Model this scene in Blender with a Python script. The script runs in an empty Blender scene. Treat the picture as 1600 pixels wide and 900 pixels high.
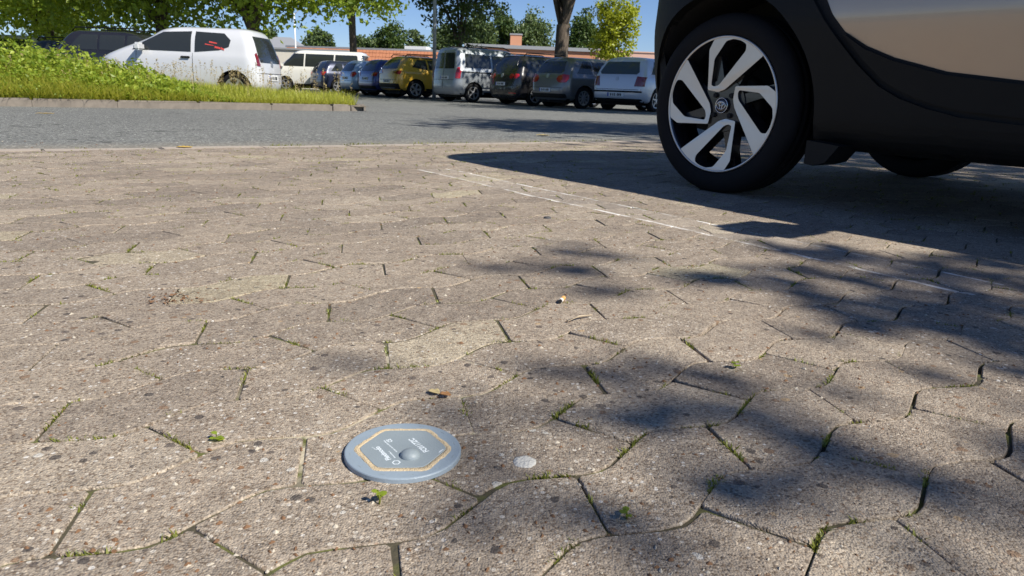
import bpy, bmesh, math, random
import numpy as np
from mathutils import Vector, Matrix, noise
from mathutils.bvhtree import BVHTree
from mathutils.geometry import tessellate_polygon
R = math.radians
scene = bpy.context.scene
C = scene.collection

# ------------------------------------------------------------------ camera
F_PX, PITCH, ROLL, EYE = 1127.8, 0.2691, -0.0388, 0.35
cam_d = bpy.data.cameras.new('camera'); cam = bpy.data.objects.new('camera', cam_d); C.objects.link(cam)
cam_d.sensor_width = 36; cam_d.lens = 36 * F_PX / 1600; cam_d.clip_start = 0.02; cam_d.clip_end = 3000
_fw = Vector((0, math.cos(PITCH), -math.sin(PITCH))); _up = Vector((0, math.sin(PITCH), math.cos(PITCH))); _ri = Vector((1, 0, 0))
_c, _s = math.cos(ROLL), math.sin(ROLL)
ri, up = _c*_ri - _s*_up, _s*_ri + _c*_up
m = Matrix((ri, up, -_fw)).transposed().to_4x4(); m.translation = (0, 0, EYE); cam.matrix_world = m
cam_d.dof.use_dof = True; cam_d.dof.focus_distance = 1.15; cam_d.dof.aperture_fstop = cam_d.lens / 1.1
scene.camera = cam
def project(p):
    v = Vector(p) - Vector((0, 0, EYE)); z = v.dot(_fw)
    if z < 0.02: return None
    return 800 + F_PX*v.dot(ri)/z, 450 - F_PX*v.dot(up)/z

# ------------------------------------------------------------------ light
SUN = Vector((0.828, -0.560, 0)).normalized(); SUN_EL = R(45)
world = bpy.data.worlds.new('World'); scene.world = world; world.use_nodes = True
wn = world.node_tree; bg = wn.nodes['Background']
sky = wn.nodes.new('ShaderNodeTexSky'); sky.sky_type = 'NISHITA'; sky.sun_disc = False
sky.sun_elevation = SUN_EL; sky.sun_rotation = math.atan2(SUN.x, SUN.y); sky.air_density = 1.0; sky.dust_density = 0.0; sky.ozone_density = 4.0; sky.altitude = 1200
tint = wn.nodes.new('ShaderNodeMix'); tint.data_type = 'RGBA'; tint.blend_type = 'MULTIPLY'; tint.inputs[0].default_value = 1; tint.inputs[7].default_value = (0.92, 1.0, 1.24, 1)
wn.links.new(sky.outputs[0], tint.inputs[6]); wn.links.new(tint.outputs[2], bg.inputs[0]); bg.inputs[1].default_value = 0.063
sl = bpy.data.lights.new('sun', 'SUN'); sl.energy = 5.0; sl.angle = R(0.53); sl.color = (1, 0.95, 0.86)
so = bpy.data.objects.new('sun', sl); C.objects.link(so)
sd = Vector((SUN.x*math.cos(SUN_EL), SUN.y*math.cos(SUN_EL), math.sin(SUN_EL)))
so.rotation_euler = sd.to_track_quat('Z', 'Y').to_euler(); so.location = sd*30
vs = scene.view_settings; vs.view_transform = 'Standard'; vs.look = 'None'; vs.exposure = 0.47; vs.gamma = 1
vs.use_curve_mapping = False

# ------------------------------------------------------------------ materials
class NT:
    def __init__(s, name):
        s.m = bpy.data.materials.new(name); s.m.use_nodes = True; s.t = s.m.node_tree; s.n = s.t.nodes; s.b = s.n['Principled BSDF']
    def add(s, typ, **kw):
        n = s.n.new(typ)
        for k, v in kw.items():
            if k.startswith('i_'):
                n.inputs[k[2:].replace('_', ' ')].default_value = v
            else: setattr(n, k, v)
        return n
    def link(s, a, b): s.t.links.new(a, b)
    def math(s, op, a, b=None, c=None, clamp=False):
        n = s.add('ShaderNodeMath', operation=op); n.use_clamp = clamp
        for i, v in enumerate((a, b, c)):
            if v is None: continue
            if isinstance(v, (int, float)): n.inputs[i].default_value = v
            else: s.link(v, n.inputs[i])
        return n.outputs[0]
    def mix(s, f, a, b, mode='MIX'):
        n = s.add('ShaderNodeMix', data_type='RGBA', blend_type=mode)
        for k, v in ((0, f), (6, a), (7, b)):
            if isinstance(v, (int, float)): n.inputs[k].default_value = v
            elif isinstance(v, tuple): n.inputs[k].default_value = (*v, 1) if len(v) == 3 else v
            else: s.link(v, n.inputs[k])
        return n.outputs[2]
    def ramp(s, f, stops, interp='LINEAR'):
        n = s.add('ShaderNodeValToRGB'); e = n.color_ramp.elements; n.color_ramp.interpolation = interp
        while len(e) < len(stops): e.new(0.5)
        for el, (p, c) in zip(e, stops):
            el.position = p; el.color = (*c, 1) if len(c) == 3 else c
        s.link(f, n.inputs[0]); return n.outputs[0]
    def noise(s, vec, scale, detail=2, rough=0.5):
        n = s.add('ShaderNodeTexNoise'); n.inputs['Scale'].default_value = scale; n.inputs['Detail'].default_value = detail; n.inputs['Roughness'].default_value = rough
        if vec is not None: s.link(vec, n.inputs['Vector'])
        return n.outputs[0]
    def vor(s, vec, scale, rnd=1.0):
        n = s.add('ShaderNodeTexVoronoi'); n.inputs['Scale'].default_value = scale; n.inputs['Randomness'].default_value = rnd
        s.link(vec, n.inputs['Vector']); sep = s.add('ShaderNodeSeparateColor'); s.link(n.outputs['Color'], sep.inputs[0])
        return n.outputs['Distance'], sep.outputs[0], sep.outputs[1], sep.outputs[2]
    def pos(s): return s.add('ShaderNodeNewGeometry').outputs['Position']
    def bump(s, h, strength=0.5, dist=0.002):
        n = s.add('ShaderNodeBump'); n.inputs['Strength'].default_value = strength; n.inputs['Distance'].default_value = dist
        s.link(h, n.inputs['Height']); s.link(n.outputs[0], s.b.inputs['Normal'])
    def col(s, c):
        if isinstance(c, tuple): s.b.inputs['Base Color'].default_value = (*c, 1)
        else: s.link(c, s.b.inputs['Base Color'])
    def set(s, **kw):
        for k, v in kw.items():
            k = k.replace('_', ' ')
            if isinstance(v, (int, float, tuple)): s.b.inputs[k].default_value = v
            else: s.link(v, s.b.inputs[k])
        return s
def plain(name, col, rough=0.5, metal=0, var=0.15, scale=8, coat=0, bump=0, bscale=60, **kw):
    t = NT(name); tc = t.add('ShaderNodeTexCoord').outputs['Object']
    nz = t.noise(tc, scale, 4, 0.6)
    a = tuple(max(0, c*(1-var)) for c in col); b = tuple(min(1, c*(1+var)) for c in col)
    t.col(t.mix(nz, a, b)); t.set(Roughness=rough, Metallic=metal)
    if coat: t.set(Coat_Weight=coat, Coat_Roughness=0.04)
    if bump: t.bump(t.noise(tc, bscale, 3), bump, 0.003)
    for k, v in kw.items(): t.b.inputs[k.replace('_', ' ')].default_value = v
    return t.m

HD = Vector((0.598, -0.8015, 0)); TD = Vector((0.8015, 0.598, 0)); NN = Vector((-0.598, 0.8015, 0))   # car axis, road direction, across the road
def paver_mat():
    t = NT('concrete_paver'); P = t.pos()
    rnd = t.add('ShaderNodeObjectInfo').outputs['Random']; isl = t.add('ShaderNodeNewGeometry').outputs['Random Per Island']
    r = t.math('FRACT', t.math('ADD', rnd, isl))
    base = t.ramp(r, [(0, (0.262, 0.232, 0.196)), (0.3, (0.312, 0.275, 0.229)), (0.7, (0.345, 0.303, 0.250)), (0.95, (0.38, 0.338, 0.278)), (0.985, (0.41, 0.374, 0.28)), (1, (0.42, 0.385, 0.285))])
    stain = t.noise(P, 3.2, 4, 0.6)
    base = t.mix(t.math('MULTIPLY', t.math('SUBTRACT', stain, 0.42, clamp=True), 2.2, clamp=True), base, t.mix(0.5, base, (0.17, 0.14, 0.12)))
    blot = t.noise(P, 38, 3, 0.6)
    base = t.mix(0.5, base, t.ramp(blot, [(0.3, (0.30, 0.26, 0.23)), (0.7, (0.62, 0.58, 0.54))]), 'OVERLAY')
    # worn-out sand grains
    d1, a1, b1, c1 = t.vor(P, 470)
    g1 = t.ramp(a1, [(0, (0.10, 0.08, 0.065)), (0.12, (0.24, 0.19, 0.15)), (0.3, (0.45, 0.45, 0.45)), (0.75, (0.55, 0.54, 0.53)), (0.93, (0.72, 0.70, 0.66)), (1, (0.95, 0.93, 0.88))])
    col = t.mix(0.68, base, g1, 'OVERLAY')
    # grit
    d2, a2, b2, c2 = t.vor(P, 170)
    m2 = t.math('MULTIPLY', t.math('LESS_THAN', d2, t.math('MULTIPLY_ADD', b2, 0.25, 0.16)), t.math('GREATER_THAN', a2, 0.60))
    g2 = t.ramp(c2, [(0, (0.05, 0.04, 0.035)), (0.22, (0.10, 0.08, 0.07)), (0.34, (0.36, 0.24, 0.16)), (0.55, (0.50, 0.44, 0.36)), (0.8, (0.62, 0.57, 0.49)), (1, (0.74, 0.72, 0.68))])
    col = t.mix(t.math('MULTIPLY', m2, 0.62), col, g2)
    # pebbles
    wv = t.add('ShaderNodeVectorMath', operation='ADD'); t.link(P, wv.inputs[0])
    nv = t.add('ShaderNodeTexNoise'); nv.inputs['Scale'].default_value = 90; t.link(P, nv.inputs['Vector'])
    sc = t.add('ShaderNodeVectorMath', operation='SCALE'); t.link(nv.outputs['Color'], sc.inputs[0]); sc.inputs['Scale'].default_value = 0.006
    t.link(sc.outputs[0], wv.inputs[1])
    d3, a3, b3, c3 = t.vor(wv.outputs[0], 62)
    m3 = t.math('MULTIPLY', t.math('LESS_THAN', d3, t.math('MULTIPLY_ADD', b3, 0.26, 0.09)), t.math('GREATER_THAN', a3, 0.70))
    g3 = t.ramp(c3, [(0, (0.035, 0.032, 0.035)), (0.16, (0.08, 0.065, 0.06)), (0.22, (0.20, 0.12, 0.07)), (0.42, (0.40, 0.28, 0.16)), (0.5, (0.42, 0.36, 0.29)), (0.72, (0.50, 0.45, 0.38)), (0.92, (0.56, 0.54, 0.49)), (1, (0.25, 0.25, 0.27))], 'CONSTANT')
    col = t.mix(t.math('MULTIPLY', m3, 0.72), col, g3)
    # rests of two painted lines
    dp = t.add('ShaderNodeVectorMath', operation='DOT_PRODUCT'); t.link(P, dp.inputs[0]); dp.inputs[1].default_value = TD
    ds = t.add('ShaderNodeVectorMath', operation='DOT_PRODUCT'); t.link(P, ds.inputs[0]); ds.inputs[1].default_value = HD
    wob = t.math('MULTIPLY', t.math('SUBTRACT', t.noise(P, 9, 2), 0.5), 0.012)
    tt = t.math('ADD', dp.outputs['Value'], wob)
    l1 = t.math('LESS_THAN', t.math('ABSOLUTE', t.math('SUBTRACT', tt, 1.525)), 0.0065)
    l2 = t.math('LESS_THAN', t.math('ABSOLUTE', t.math('SUBTRACT', tt, 1.664)), 0.0050)
    band = t.math('MULTIPLY', t.math('GREATER_THAN', tt, 1.52), t.math('LESS_THAN', tt, 1.67))
    ends = t.math('MULTIPLY', t.math('GREATER_THAN', ds.outputs['Value'], -2.75), t.math('LESS_THAN', ds.outputs['Value'], -0.55))
    wear = t.math('MULTIPLY', t.math('SUBTRACT', t.noise(P, 9, 5, 0.75), 0.41), 6, clamp=True)
    lm = t.math('MULTIPLY', t.math('MULTIPLY', t.math('MAXIMUM', l1, l2), wear), ends)
    bm_ = t.math('MULTIPLY', t.math('MULTIPLY', band, ends), 0.06)
    col = t.mix(t.math('MAXIMUM', t.math('MULTIPLY', lm, 0.88), bm_), col, (0.78, 0.76, 0.72))
    t.col(col); t.set(Roughness=0.88, Specular_IOR_Level=0.25)
    h = t.math('ADD', t.math('MULTIPLY', d1, -0.5), t.math('ADD', t.math('MULTIPLY', t.noise(P, 150, 3, 0.7), 1.2), t.math('MULTIPLY', t.noise(P, 14, 3), 3.0)))
    h = t.math('ADD', h, t.math('MULTIPLY', m3, t.math('SUBTRACT', 0.4, d3)))
    t.bump(h, 0.9, 0.0026)
    return t.m
def bed_mat():
    t = NT('joint_sand'); P = t.pos()
    big = t.noise(P, 2.1, 2); small = t.noise(P, 26, 3, 0.6)
    sand = t.mix(t.noise(P, 300, 2), (0.36, 0.31, 0.22), (0.54, 0.48, 0.36))
    soil = t.mix(t.noise(P, 200, 2), (0.035, 0.031, 0.020), (0.10, 0.085, 0.05))
    moss = t.mix(t.noise(P, 300, 2), (0.055, 0.062, 0.014), (0.15, 0.155, 0.04))
    # fresh jointing sand was swept in round the sensor and on its far side
    ds = t.add('ShaderNodeVectorMath', operation='DISTANCE'); t.link(P, ds.inputs[0]); ds.inputs[1].default_value = (-0.17, 0.76, 0)
    near_ = t.math('SUBTRACT', 1.25, t.math('MULTIPLY', ds.outputs['Value'], 3.2), clamp=True)
    col = t.mix(t.math('MULTIPLY', t.math('SUBTRACT', t.math('MULTIPLY', t.math('ADD', big, 0.12), near_), 0.38), 9, clamp=True), soil, sand)
    col = t.mix(t.math('MULTIPLY', t.math('SUBTRACT', small, 0.50), 9, clamp=True), col, moss)
    t.col(col); t.set(Roughness=0.95); t.bump(t.noise(P, 260, 3), 0.8, 0.002); return t.m
def asphalt_mat():
    t = NT('asphalt'); P = t.pos()
    base = t.mix(t.noise(P, 0.7, 4, 0.6), (0.170, 0.174, 0.165), (0.215, 0.218, 0.206))
    d, a, b, c = t.vor(P, 85)
    g = t.ramp(a, [(0, (0.15, 0.15, 0.15)), (0.5, (0.46, 0.46, 0.46)), (0.86, (0.56, 0.56, 0.56)), (0.95, (0.85, 0.85, 0.83)), (1, (1, 1, 0.98))])
    col = t.mix(0.85, base, g, 'OVERLAY')
    d2, a2, b2, c2 = t.vor(P, 45)
    m2 = t.math('MULTIPLY', t.math('LESS_THAN', d2, 0.3), t.math('GREATER_THAN', a2, 0.86))
    col = t.mix(t.math('MULTIPLY', m2, 0.75), col, (0.58, 0.57, 0.53))
    ce = t.add('ShaderNodeVectorMath', operation='DOT_PRODUCT'); t.link(P, ce.inputs[0]); ce.inputs[1].default_value = NN
    edge = t.math('MULTIPLY', t.math('SUBTRACT', 4.75, t.math('ADD', ce.outputs['Value'], t.math('MULTIPLY', t.noise(P, 5, 3), 0.5))), 2.2, clamp=True)
    col = t.mix(t.math('MULTIPLY', edge, t.math('MULTIPLY', t.noise(P, 22, 4, 0.7), 0.9)), col, (0.30, 0.265, 0.21))
    cr = t.add('ShaderNodeTexVoronoi', feature='DISTANCE_TO_EDGE'); cr.inputs['Scale'].default_value = 0.42
    wq = t.add('ShaderNodeVectorMath', operation='ADD'); t.link(P, wq.inputs[0]); nq = t.add('ShaderNodeTexNoise'); nq.inputs['Scale'].default_value = 3; nq.inputs['Detail'].default_value = 5; t.link(P, nq.inputs['Vector']); t.link(nq.outputs['Color'], wq.inputs[1]); t.link(wq.outputs[0], cr.inputs['Vector'])
    crm = t.math('MULTIPLY', t.math('LESS_THAN', cr.outputs['Distance'], 0.006), t.math('GREATER_THAN', t.noise(P, 0.5, 2), 0.5))
    col = t.mix(t.math('MULTIPLY', crm, 0.7), col, (0.05, 0.05, 0.048))
    col = t.mix(t.math('MULTIPLY', t.math('SUBTRACT', t.noise(P, 0.35, 5, 0.65), 0.5, clamp=True), 2.0, clamp=True), col, (0.10, 0.10, 0.098))
    t.col(col); t.set(Roughness=0.95, Specular_IOR_Level=0.1)
    t.bump(t.math('ADD', d, t.noise(P, 60, 3)), 0.8, 0.006); return t.m
def leaf_mat(name, dark, mid, light, trans=0.35):
    t = NT(name); g = t.add('ShaderNodeNewGeometry'); r = g.outputs['Random Per Island']
    tc = t.add('ShaderNodeTexCoord').outputs['Object']
    v = t.math('ADD', t.math('MULTIPLY', r, 0.6), t.math('MULTIPLY', t.noise(tc, 0.8, 2), 0.4))
    col = t.ramp(v, [(0.1, dark), (0.5, mid), (0.9, light)])
    t.col(col); t.set(Roughness=0.45, Specular_IOR_Level=0.4)
    tr = t.add('ShaderNodeBsdfTranslucent'); t.link(t.mix(0.5, col, (light[0]*1.4, light[1]*1.4, light[2]*0.8)), tr.inputs[0])
    mx = t.add('ShaderNodeMixShader'); mx.inputs[0].default_value = trans
    out = t.n['Material Output']; t.link(t.b.outputs[0], mx.inputs[1]); t.link(tr.outputs[0], mx.inputs[2]); t.link(mx.outputs[0], out.inputs[0])
    return t.m
def bark_mat():
    t = NT('bark'); tc = t.add('ShaderNodeTexCoord').outputs['Object']
    mp = t.add('ShaderNodeMapping'); mp.inputs['Scale'].default_value = (14, 14, 3); t.link(tc, mp.inputs[0])
    n = t.noise(mp.outputs[0], 1.5, 5, 0.65)
    t.col(t.ramp(n, [(0.3, (0.05, 0.038, 0.028)), (0.6, (0.13, 0.10, 0.075)), (0.8, (0.20, 0.17, 0.13))])); t.set(Roughness=0.95); t.bump(n, 0.9, 0.03); return t.m
def paint(name, col, metal=0.25, rough=0.3):
    t = NT(name); tc = t.add('ShaderNodeTexCoord').outputs['Object']
    dust = t.noise(tc, 3.5, 5, 0.65)
    t.col(t.mix(t.math('MULTIPLY', dust, 0.05 if max(col) < .3 else .14), col, (0.34, 0.31, 0.27))); t.set(Metallic=metal, Coat_Weight=1.0, Coat_Roughness=0.05)
    t.set(Roughness=t.math('MULTIPLY_ADD', dust, 0.25, rough-0.1)); return t.m
def glass_mat(name, tint=(0.026, 0.030, 0.031)):
    t = NT(name); t.col(tint); t.set(Roughness=0.06, Specular_IOR_Level=0.7)
    return t.m
M = dict(paver=paver_mat(), bed=bed_mat(), asphalt=asphalt_mat(), bark=bark_mat(),
    leaf=leaf_mat('maple_leaf', (0.10, 0.155, 0.014), (0.21, 0.31, 0.03), (0.40, 0.48, 0.06), .45),
    leaf_bright=leaf_mat('bright_leaf', (0.18, 0.25, 0.016), (0.35, 0.44, 0.035), (0.52, 0.58, 0.07), 0.45),
    leaf_dark=leaf_mat('dark_leaf', (0.03, 0.06, 0.016), (0.065, 0.11, 0.028), (0.13, 0.18, 0.04), 0.25),
    leaf_far=leaf_mat('far_leaf', (0.055, 0.09, 0.035), (0.10, 0.15, 0.055), (0.18, 0.225, 0.08), 0.25),
    leaf_yellow=leaf_mat('yellow_leaf', (0.20, 0.24, 0.015), (0.36, 0.40, 0.03), (0.48, 0.50, 0.06), 0.4),
    grass=leaf_mat('grass_blade', (0.24, 0.29, 0.03), (0.42, 0.46, 0.06), (0.60, 0.56, 0.13), 0.45),
    straw=leaf_mat('dry_stalk', (0.24, 0.17, 0.08), (0.36, 0.28, 0.13), (0.50, 0.42, 0.22), 0.2),
    weed=leaf_mat('weed_leaf', (0.10, 0.17, 0.016), (0.24, 0.33, 0.035), (0.46, 0.52, 0.08), 0.45),
    moss=leaf_mat('moss_leaf', (0.08, 0.10, 0.012), (0.17, 0.19, 0.025), (0.32, 0.33, 0.06), 0.3),
    soil=plain('soil', (0.10, 0.08, 0.05), 0.95, var=0.4, scale=5),
    turf=plain('turf', (0.10, 0.13, 0.035), 0.95, var=0.4, scale=0.6),
    kerb=plain('kerb_concrete', (0.20, 0.172, 0.142), 0.9, var=0.45, scale=9, bump=0.6, bscale=120),
    edge=plain('edge_concrete', (0.37, 0.315, 0.26), 0.9, var=0.28, scale=70, bump=0.6, bscale=220),
    rubber=plain('tyre_rubber', (0.010, 0.010, 0.011), 0.8, var=0.3, scale=12, bump=0.2, bscale=150, Specular_IOR_Level=0.2),
    trim=plain('black_plastic', (0.008, 0.0085, 0.008), 0.6, var=0.25, scale=9, bump=0.12, bscale=900, Specular_IOR_Level=0.25),
    black=plain('underbody_black', (0.010, 0.010, 0.010), 0.85, var=0.3),
    glass=glass_mat('tinted_glass'), glass_green=glass_mat('green_glass', (0.05, 0.066, 0.062)),
    alloy=plain('machined_alloy', (0.62, 0.60, 0.56), 0.38, 0.75, var=0.06, scale=20),
    alloy_far=plain('alloy_grey', (0.45, 0.46, 0.47), 0.35, 0.7, var=0.05),
    gloss_black=plain('gloss_black', (0.012, 0.012, 0.014), 0.25, var=0.1, coat=0.5),
    chrome=plain('chrome', (0.8, 0.8, 0.8), 0.15, 1.0, var=0.02),
    red=plain('red_lens', (0.42, 0.012, 0.018), 0.15, var=0.15, scale=20, coat=1),
    darkred=plain('dark_red_lens', (0.16, 0.010, 0.014), 0.15, var=0.15, scale=20, coat=1),
    lens=plain('clear_lens', (0.62, 0.62, 0.64), 0.1, 0.3, var=0.1, coat=1),
    plate=plain('plate_white', (0.70, 0.70, 0.68), 0.45, var=0.05), blue=plain('plate_blue', (0.02, 0.06, 0.35), 0.4),
    ink=plain('plate_ink', (0.03, 0.03, 0.03), 0.5),
    disc=plain('sensor_plastic', (0.24, 0.28, 0.30), 0.50, var=0.10, scale=45, bump=0.12, bscale=500),
    disc_rim=plain('sensor_rim_plastic', (0.25, 0.305, 0.355), 0.46, var=0.10, scale=60, bump=0.12, bscale=500),
    sand=plain('groove_sand', (0.62, 0.49, 0.31), 0.95, var=0.28, scale=160, bump=0.9, bscale=700),
    print_=plain('pale_print', (0.68, 0.74, 0.77), 0.6, var=0.12, scale=300),
    gum=plain('gum', (0.52, 0.51, 0.47), 0.8, var=0.22, scale=160, bump=0.8, bscale=300),
    filt=plain('filter_paper', (0.62, 0.33, 0.11), 0.8, var=0.2, scale=300), paper=plain('white_paper', (0.78, 0.75, 0.68), 0.8, var=0.1), ash=plain('ash', (0.03, 0.028, 0.026), 0.95),
    twig=plain('twig_wood', (0.42, 0.34, 0.24), 0.85, var=0.3, scale=120), grain=plain('pale_grain', (0.46, 0.41, 0.33), 0.9, var=0.3, scale=60), crumb=plain('leaf_crumb', (0.17, 0.09, 0.045), 0.9, var=0.5, scale=90), dry=plain('dry_leaf', (0.36, 0.18, 0.07), 0.8, var=0.45, scale=45), drypale=plain('dry_leaf_pale', (0.50, 0.40, 0.20), 0.8, var=0.3, scale=60),
    yleaf=plain('yellow_dry_leaf', (0.62, 0.42, 0.10), 0.75, var=0.3, scale=30), pebble=plain('dark_pebble', (0.05, 0.05, 0.055), 0.7, var=0.3, scale=80),
    roof=plain('clay_tile', (0.47, 0.19, 0.095), 0.85, var=0.22, scale=1.3, bump=0.5, bscale=12),
    brickwall=plain('orange_render', (0.56, 0.27, 0.16), 0.9, var=0.12, scale=2), pinkwall=plain('pink_render', (0.66, 0.42, 0.33), 0.9, var=0.08, scale=2),
    cap=plain('grey_metal', (0.36, 0.37, 0.38), 0.5, 0.3, var=0.1), whitewall=plain('white_render', (0.64, 0.60, 0.52), 0.9, var=0.08, scale=1.5),
    post=plain('galvanised_post', (0.40, 0.41, 0.42), 0.5, 0.5, var=0.12, scale=3), postwhite=plain('white_post', (0.72, 0.72, 0.72), 0.5, var=0.05),
    frame=plain('window_frame', (0.70, 0.70, 0.68), 0.5), redsticker=plain('red_sticker', (0.55, 0.06, 0.05), 0.6, var=0.3, scale=40))

# ------------------------------------------------------------------ helpers
def link(o, parent=None):
    C.objects.link(o)
    if parent is not None: o.parent = parent
    return o
def pydata(name, V, Fc, mat, parent=None, smooth=False, mats=None, idx=None):
    me = bpy.data.meshes.new(name); me.from_pydata([tuple(v) for v in V], [], [tuple(f) for f in Fc])
    for mm in (mats or [mat]): me.materials.append(mm)
    if smooth: me.polygons.foreach_set('use_smooth', [True]*len(me.polygons))
    if idx is not None: me.polygons.foreach_set('material_index', idx)
    me.update()
    return link(bpy.data.objects.new(name, me), parent)
def frombm(name, bm, mat, parent=None, smooth=False):
    me = bpy.data.meshes.new(name); bm.to_mesh(me); bm.free()
    for mm in (mat if isinstance(mat, (list, tuple)) else [mat]): me.materials.append(mm)
    if smooth: me.polygons.foreach_set('use_smooth', [True]*len(me.polygons))
    return link(bpy.data.objects.new(name, me), parent)
def tag(o, label=None, cat=None, group=None, kind=None):
    if label: o['label'] = label
    if cat: o['category'] = cat
    if group: o['group'] = group
    if kind: o['kind'] = kind
    return o
def empty(name, loc=(0, 0, 0), rz=0):
    o = bpy.data.objects.new(name, None); o.empty_display_size = 0.2; C.objects.link(o); o.location = loc; o.rotation_euler = (0, 0, rz); return o
def bm_box(bm, lo, hi, mtx=None):
    vs_ = [bm.verts.new((x, y, z)) for x in (lo[0], hi[0]) for y in (lo[1], hi[1]) for z in (lo[2], hi[2])]
    for f in ((0, 1, 3, 2), (4, 6, 7, 5), (0, 4, 5, 1), (2, 3, 7, 6), (0, 2, 6, 4), (1, 5, 7, 3)): bm.faces.new([vs_[i] for i in f])
    if mtx: bmesh.ops.transform(bm, matrix=mtx, verts=vs_)
    return vs_
def box(name, lo, hi, mat, parent=None, bevel=0):
    bm = bmesh.new(); bm_box(bm, lo, hi)
    if bevel: bmesh.ops.bevel(bm, geom=bm.edges[:], offset=bevel, segments=2, affect='EDGES', profile=0.5)
    return frombm(name, bm, mat, parent)
def tube_data(path, radii, n=8, cap=True):
    V, Fc = [], []; path = [Vector(p) for p in path]
    for i, p in enumerate(path):
        d = (path[min(i+1, len(path)-1)] - path[max(i-1, 0)]).normalized()
        a = d.orthogonal().normalized() if abs(d.z) < 0.9 else Vector((1, 0, 0)).cross(d).normalized()
        b = d.cross(a)
        for k in range(n):
            th = 2*math.pi*k/n; V.append(p + (a*math.cos(th) + b*math.sin(th))*radii[i])
    for i in range(len(path)-1):
        for k in range(n):
            Fc.append((i*n+k, i*n+(k+1) % n, (i+1)*n+(k+1) % n, (i+1)*n+k))
    if cap:
        Fc.append(tuple(range(n))[::-1]); Fc.append(tuple((len(path)-1)*n+k for k in range(n)))
    return V, Fc
def tube(name, path, radii, mat, parent=None, n=8):
    V, Fc = tube_data(path, radii, n); return pydata(name, V, Fc, mat, parent, True)
def lathe(name, prof, mat, parent=None, n=48, axis='Z', smooth=True, closed=False):
    V, Fc = [], []; k = len(prof)
    for i in range(n):
        a = 2*math.pi*i/n; c, s = math.cos(a), math.sin(a)
        for r, h in prof:
            V.append((r*c, r*s, h) if axis == 'Z' else (r*c, h, r*s))
    for i in range(n):
        j = (i+1) % n
        for q in range(k if closed else k-1):
            q2 = (q+1) % k
            f = (i*k+q, j*k+q, j*k+q2, i*k+q2); Fc.append(f if axis == 'Z' else f[::-1])
    return pydata(name, V, Fc, mat, parent, smooth)

def gz(x, y):                                             # the road falls gently away from the pavers
    c = NN.x*x + NN.y*y - 4.03
    return -0.0115*min(max(c, 0), 14)

# ------------------------------------------------------------------ ground
def sheet(name, tvals, cvals, zoff, mat, kind='structure', zf=gz):
    V, Fc = [], []; nt = len(tvals)
    for c in cvals:
        for t in tvals:
            p = TD*t + NN*c; V.append((p.x, p.y, zf(p.x, p.y) + zoff))
    for i in range(len(cvals)-1):
        for j in range(nt-1): Fc.append((i*nt+j, i*nt+j+1, (i+1)*nt+j+1, (i+1)*nt+j))
    return tag(pydata(name, V, Fc, mat), kind=kind)
sheet('ground', [-900, -120, -60, -20, 0, 20, 60, 120, 900], [-900, -100, -20, 0, 4.03, 18.03, 60, 200, 1500], -0.06, M['turf'])
sheet('road', [-60, -20, -10, -5, 0, 5, 10, 20, 60], [4.03, 5, 6, 8, 10, 14, 18.03, 30, 55], -0.003, M['asphalt'])
def warp(x, y):                                           # the old paving is a little uneven, flat round the sensor
    d = math.hypot(x+.101, y-.635)
    return 0.005*noise.noise(Vector((x*1.3, y*1.3, 0)))*min(1, max(0, (d-.16)/.3)) - .0012*(1-min(1, max(0, (d-.16)/.3)))
# pavers: bent stones in rows parallel to the road
rng = random.Random(5)
TH = 0.2219; E1 = Vector((math.cos(TH), math.sin(TH), 0)); E2 = Vector((-math.sin(TH), math.cos(TH), 0))
O0 = Vector((-0.0543, 0.7865, 0)); HL, DG, PW = 0.0968, 0.1097, 0.0968
q = DG*math.sqrt(0.5); A = (HL+q, q); B2 = (PW*math.tan(math.pi/8), -PW); off = B2[0]/2
typ1 = [(0, 0), (HL/2-off, 0), (HL/2-off+q, q), (A[0], A[1]), (A[0], A[1]-PW), (HL/2+off+q, q-PW), (HL/2+off, -PW), (0, -PW)]
D0 = (HL/2+off, -PW); s5 = math.sqrt(0.5)
ua = DG/2-off; U0 = (D0[0]+ua*s5, D0[1]+ua*s5)
U1 = (D0[0]+q, D0[1]+q); U2 = (U1[0]+HL, U1[1]); U3 = (U0[0]+A[0], U0[1]+A[1])
L0 = (U0[0]+PW*s5, U0[1]-PW*s5); L1 = (U1[0]+B2[0], U1[1]+B2[1]); L2 = (L1[0]+HL, L1[1]); L3 = (L0[0]+A[0], L0[1]+A[1])
typ2 = [U0, U1, U2, U3, L3, L2, L1, L0]
def orient(poly):
    a = sum(p[0]*q_[1]-q_[0]*p[1] for p, q_ in zip(poly, poly[1:]+poly[:1]))
    return poly if a > 0 else poly[::-1]
def inset(poly, d):
    n = len(poly); out = []
    for i in range(n):
        p0, p1, p2 = Vector(poly[i-1]), Vector(poly[i]), Vector(poly[(i+1) % n])
        a = (p1-p0).normalized(); b = (p2-p1).normalized()
        na = Vector((-a.y, a.x)); nb = Vector((-b.y, b.x)); mm = (na+nb); k = mm.length_squared
        out.append(tuple(p1 + (na if k < 1e-6 else mm*(2/k)*1.0)*d) if k > 1e-6 else tuple(p1+na*d))
    return out
def roundpoly(poly, corners, r):
    out = []; n = len(poly)
    for i in range(n):
        p0, p1, p2 = Vector(poly[i-1]), Vector(poly[i]), Vector(poly[(i+1) % n])
        rr = r if i in corners else 0.004
        a = (p0-p1).normalized(); b = (p2-p1).normalized(); s = p1+a*rr; e = p1+b*rr
        out.append(tuple(s))
        if i in corners: out.append(tuple(s*0.25+p1*0.5+e*0.25))
        out.append(tuple(e))
    return out
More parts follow.
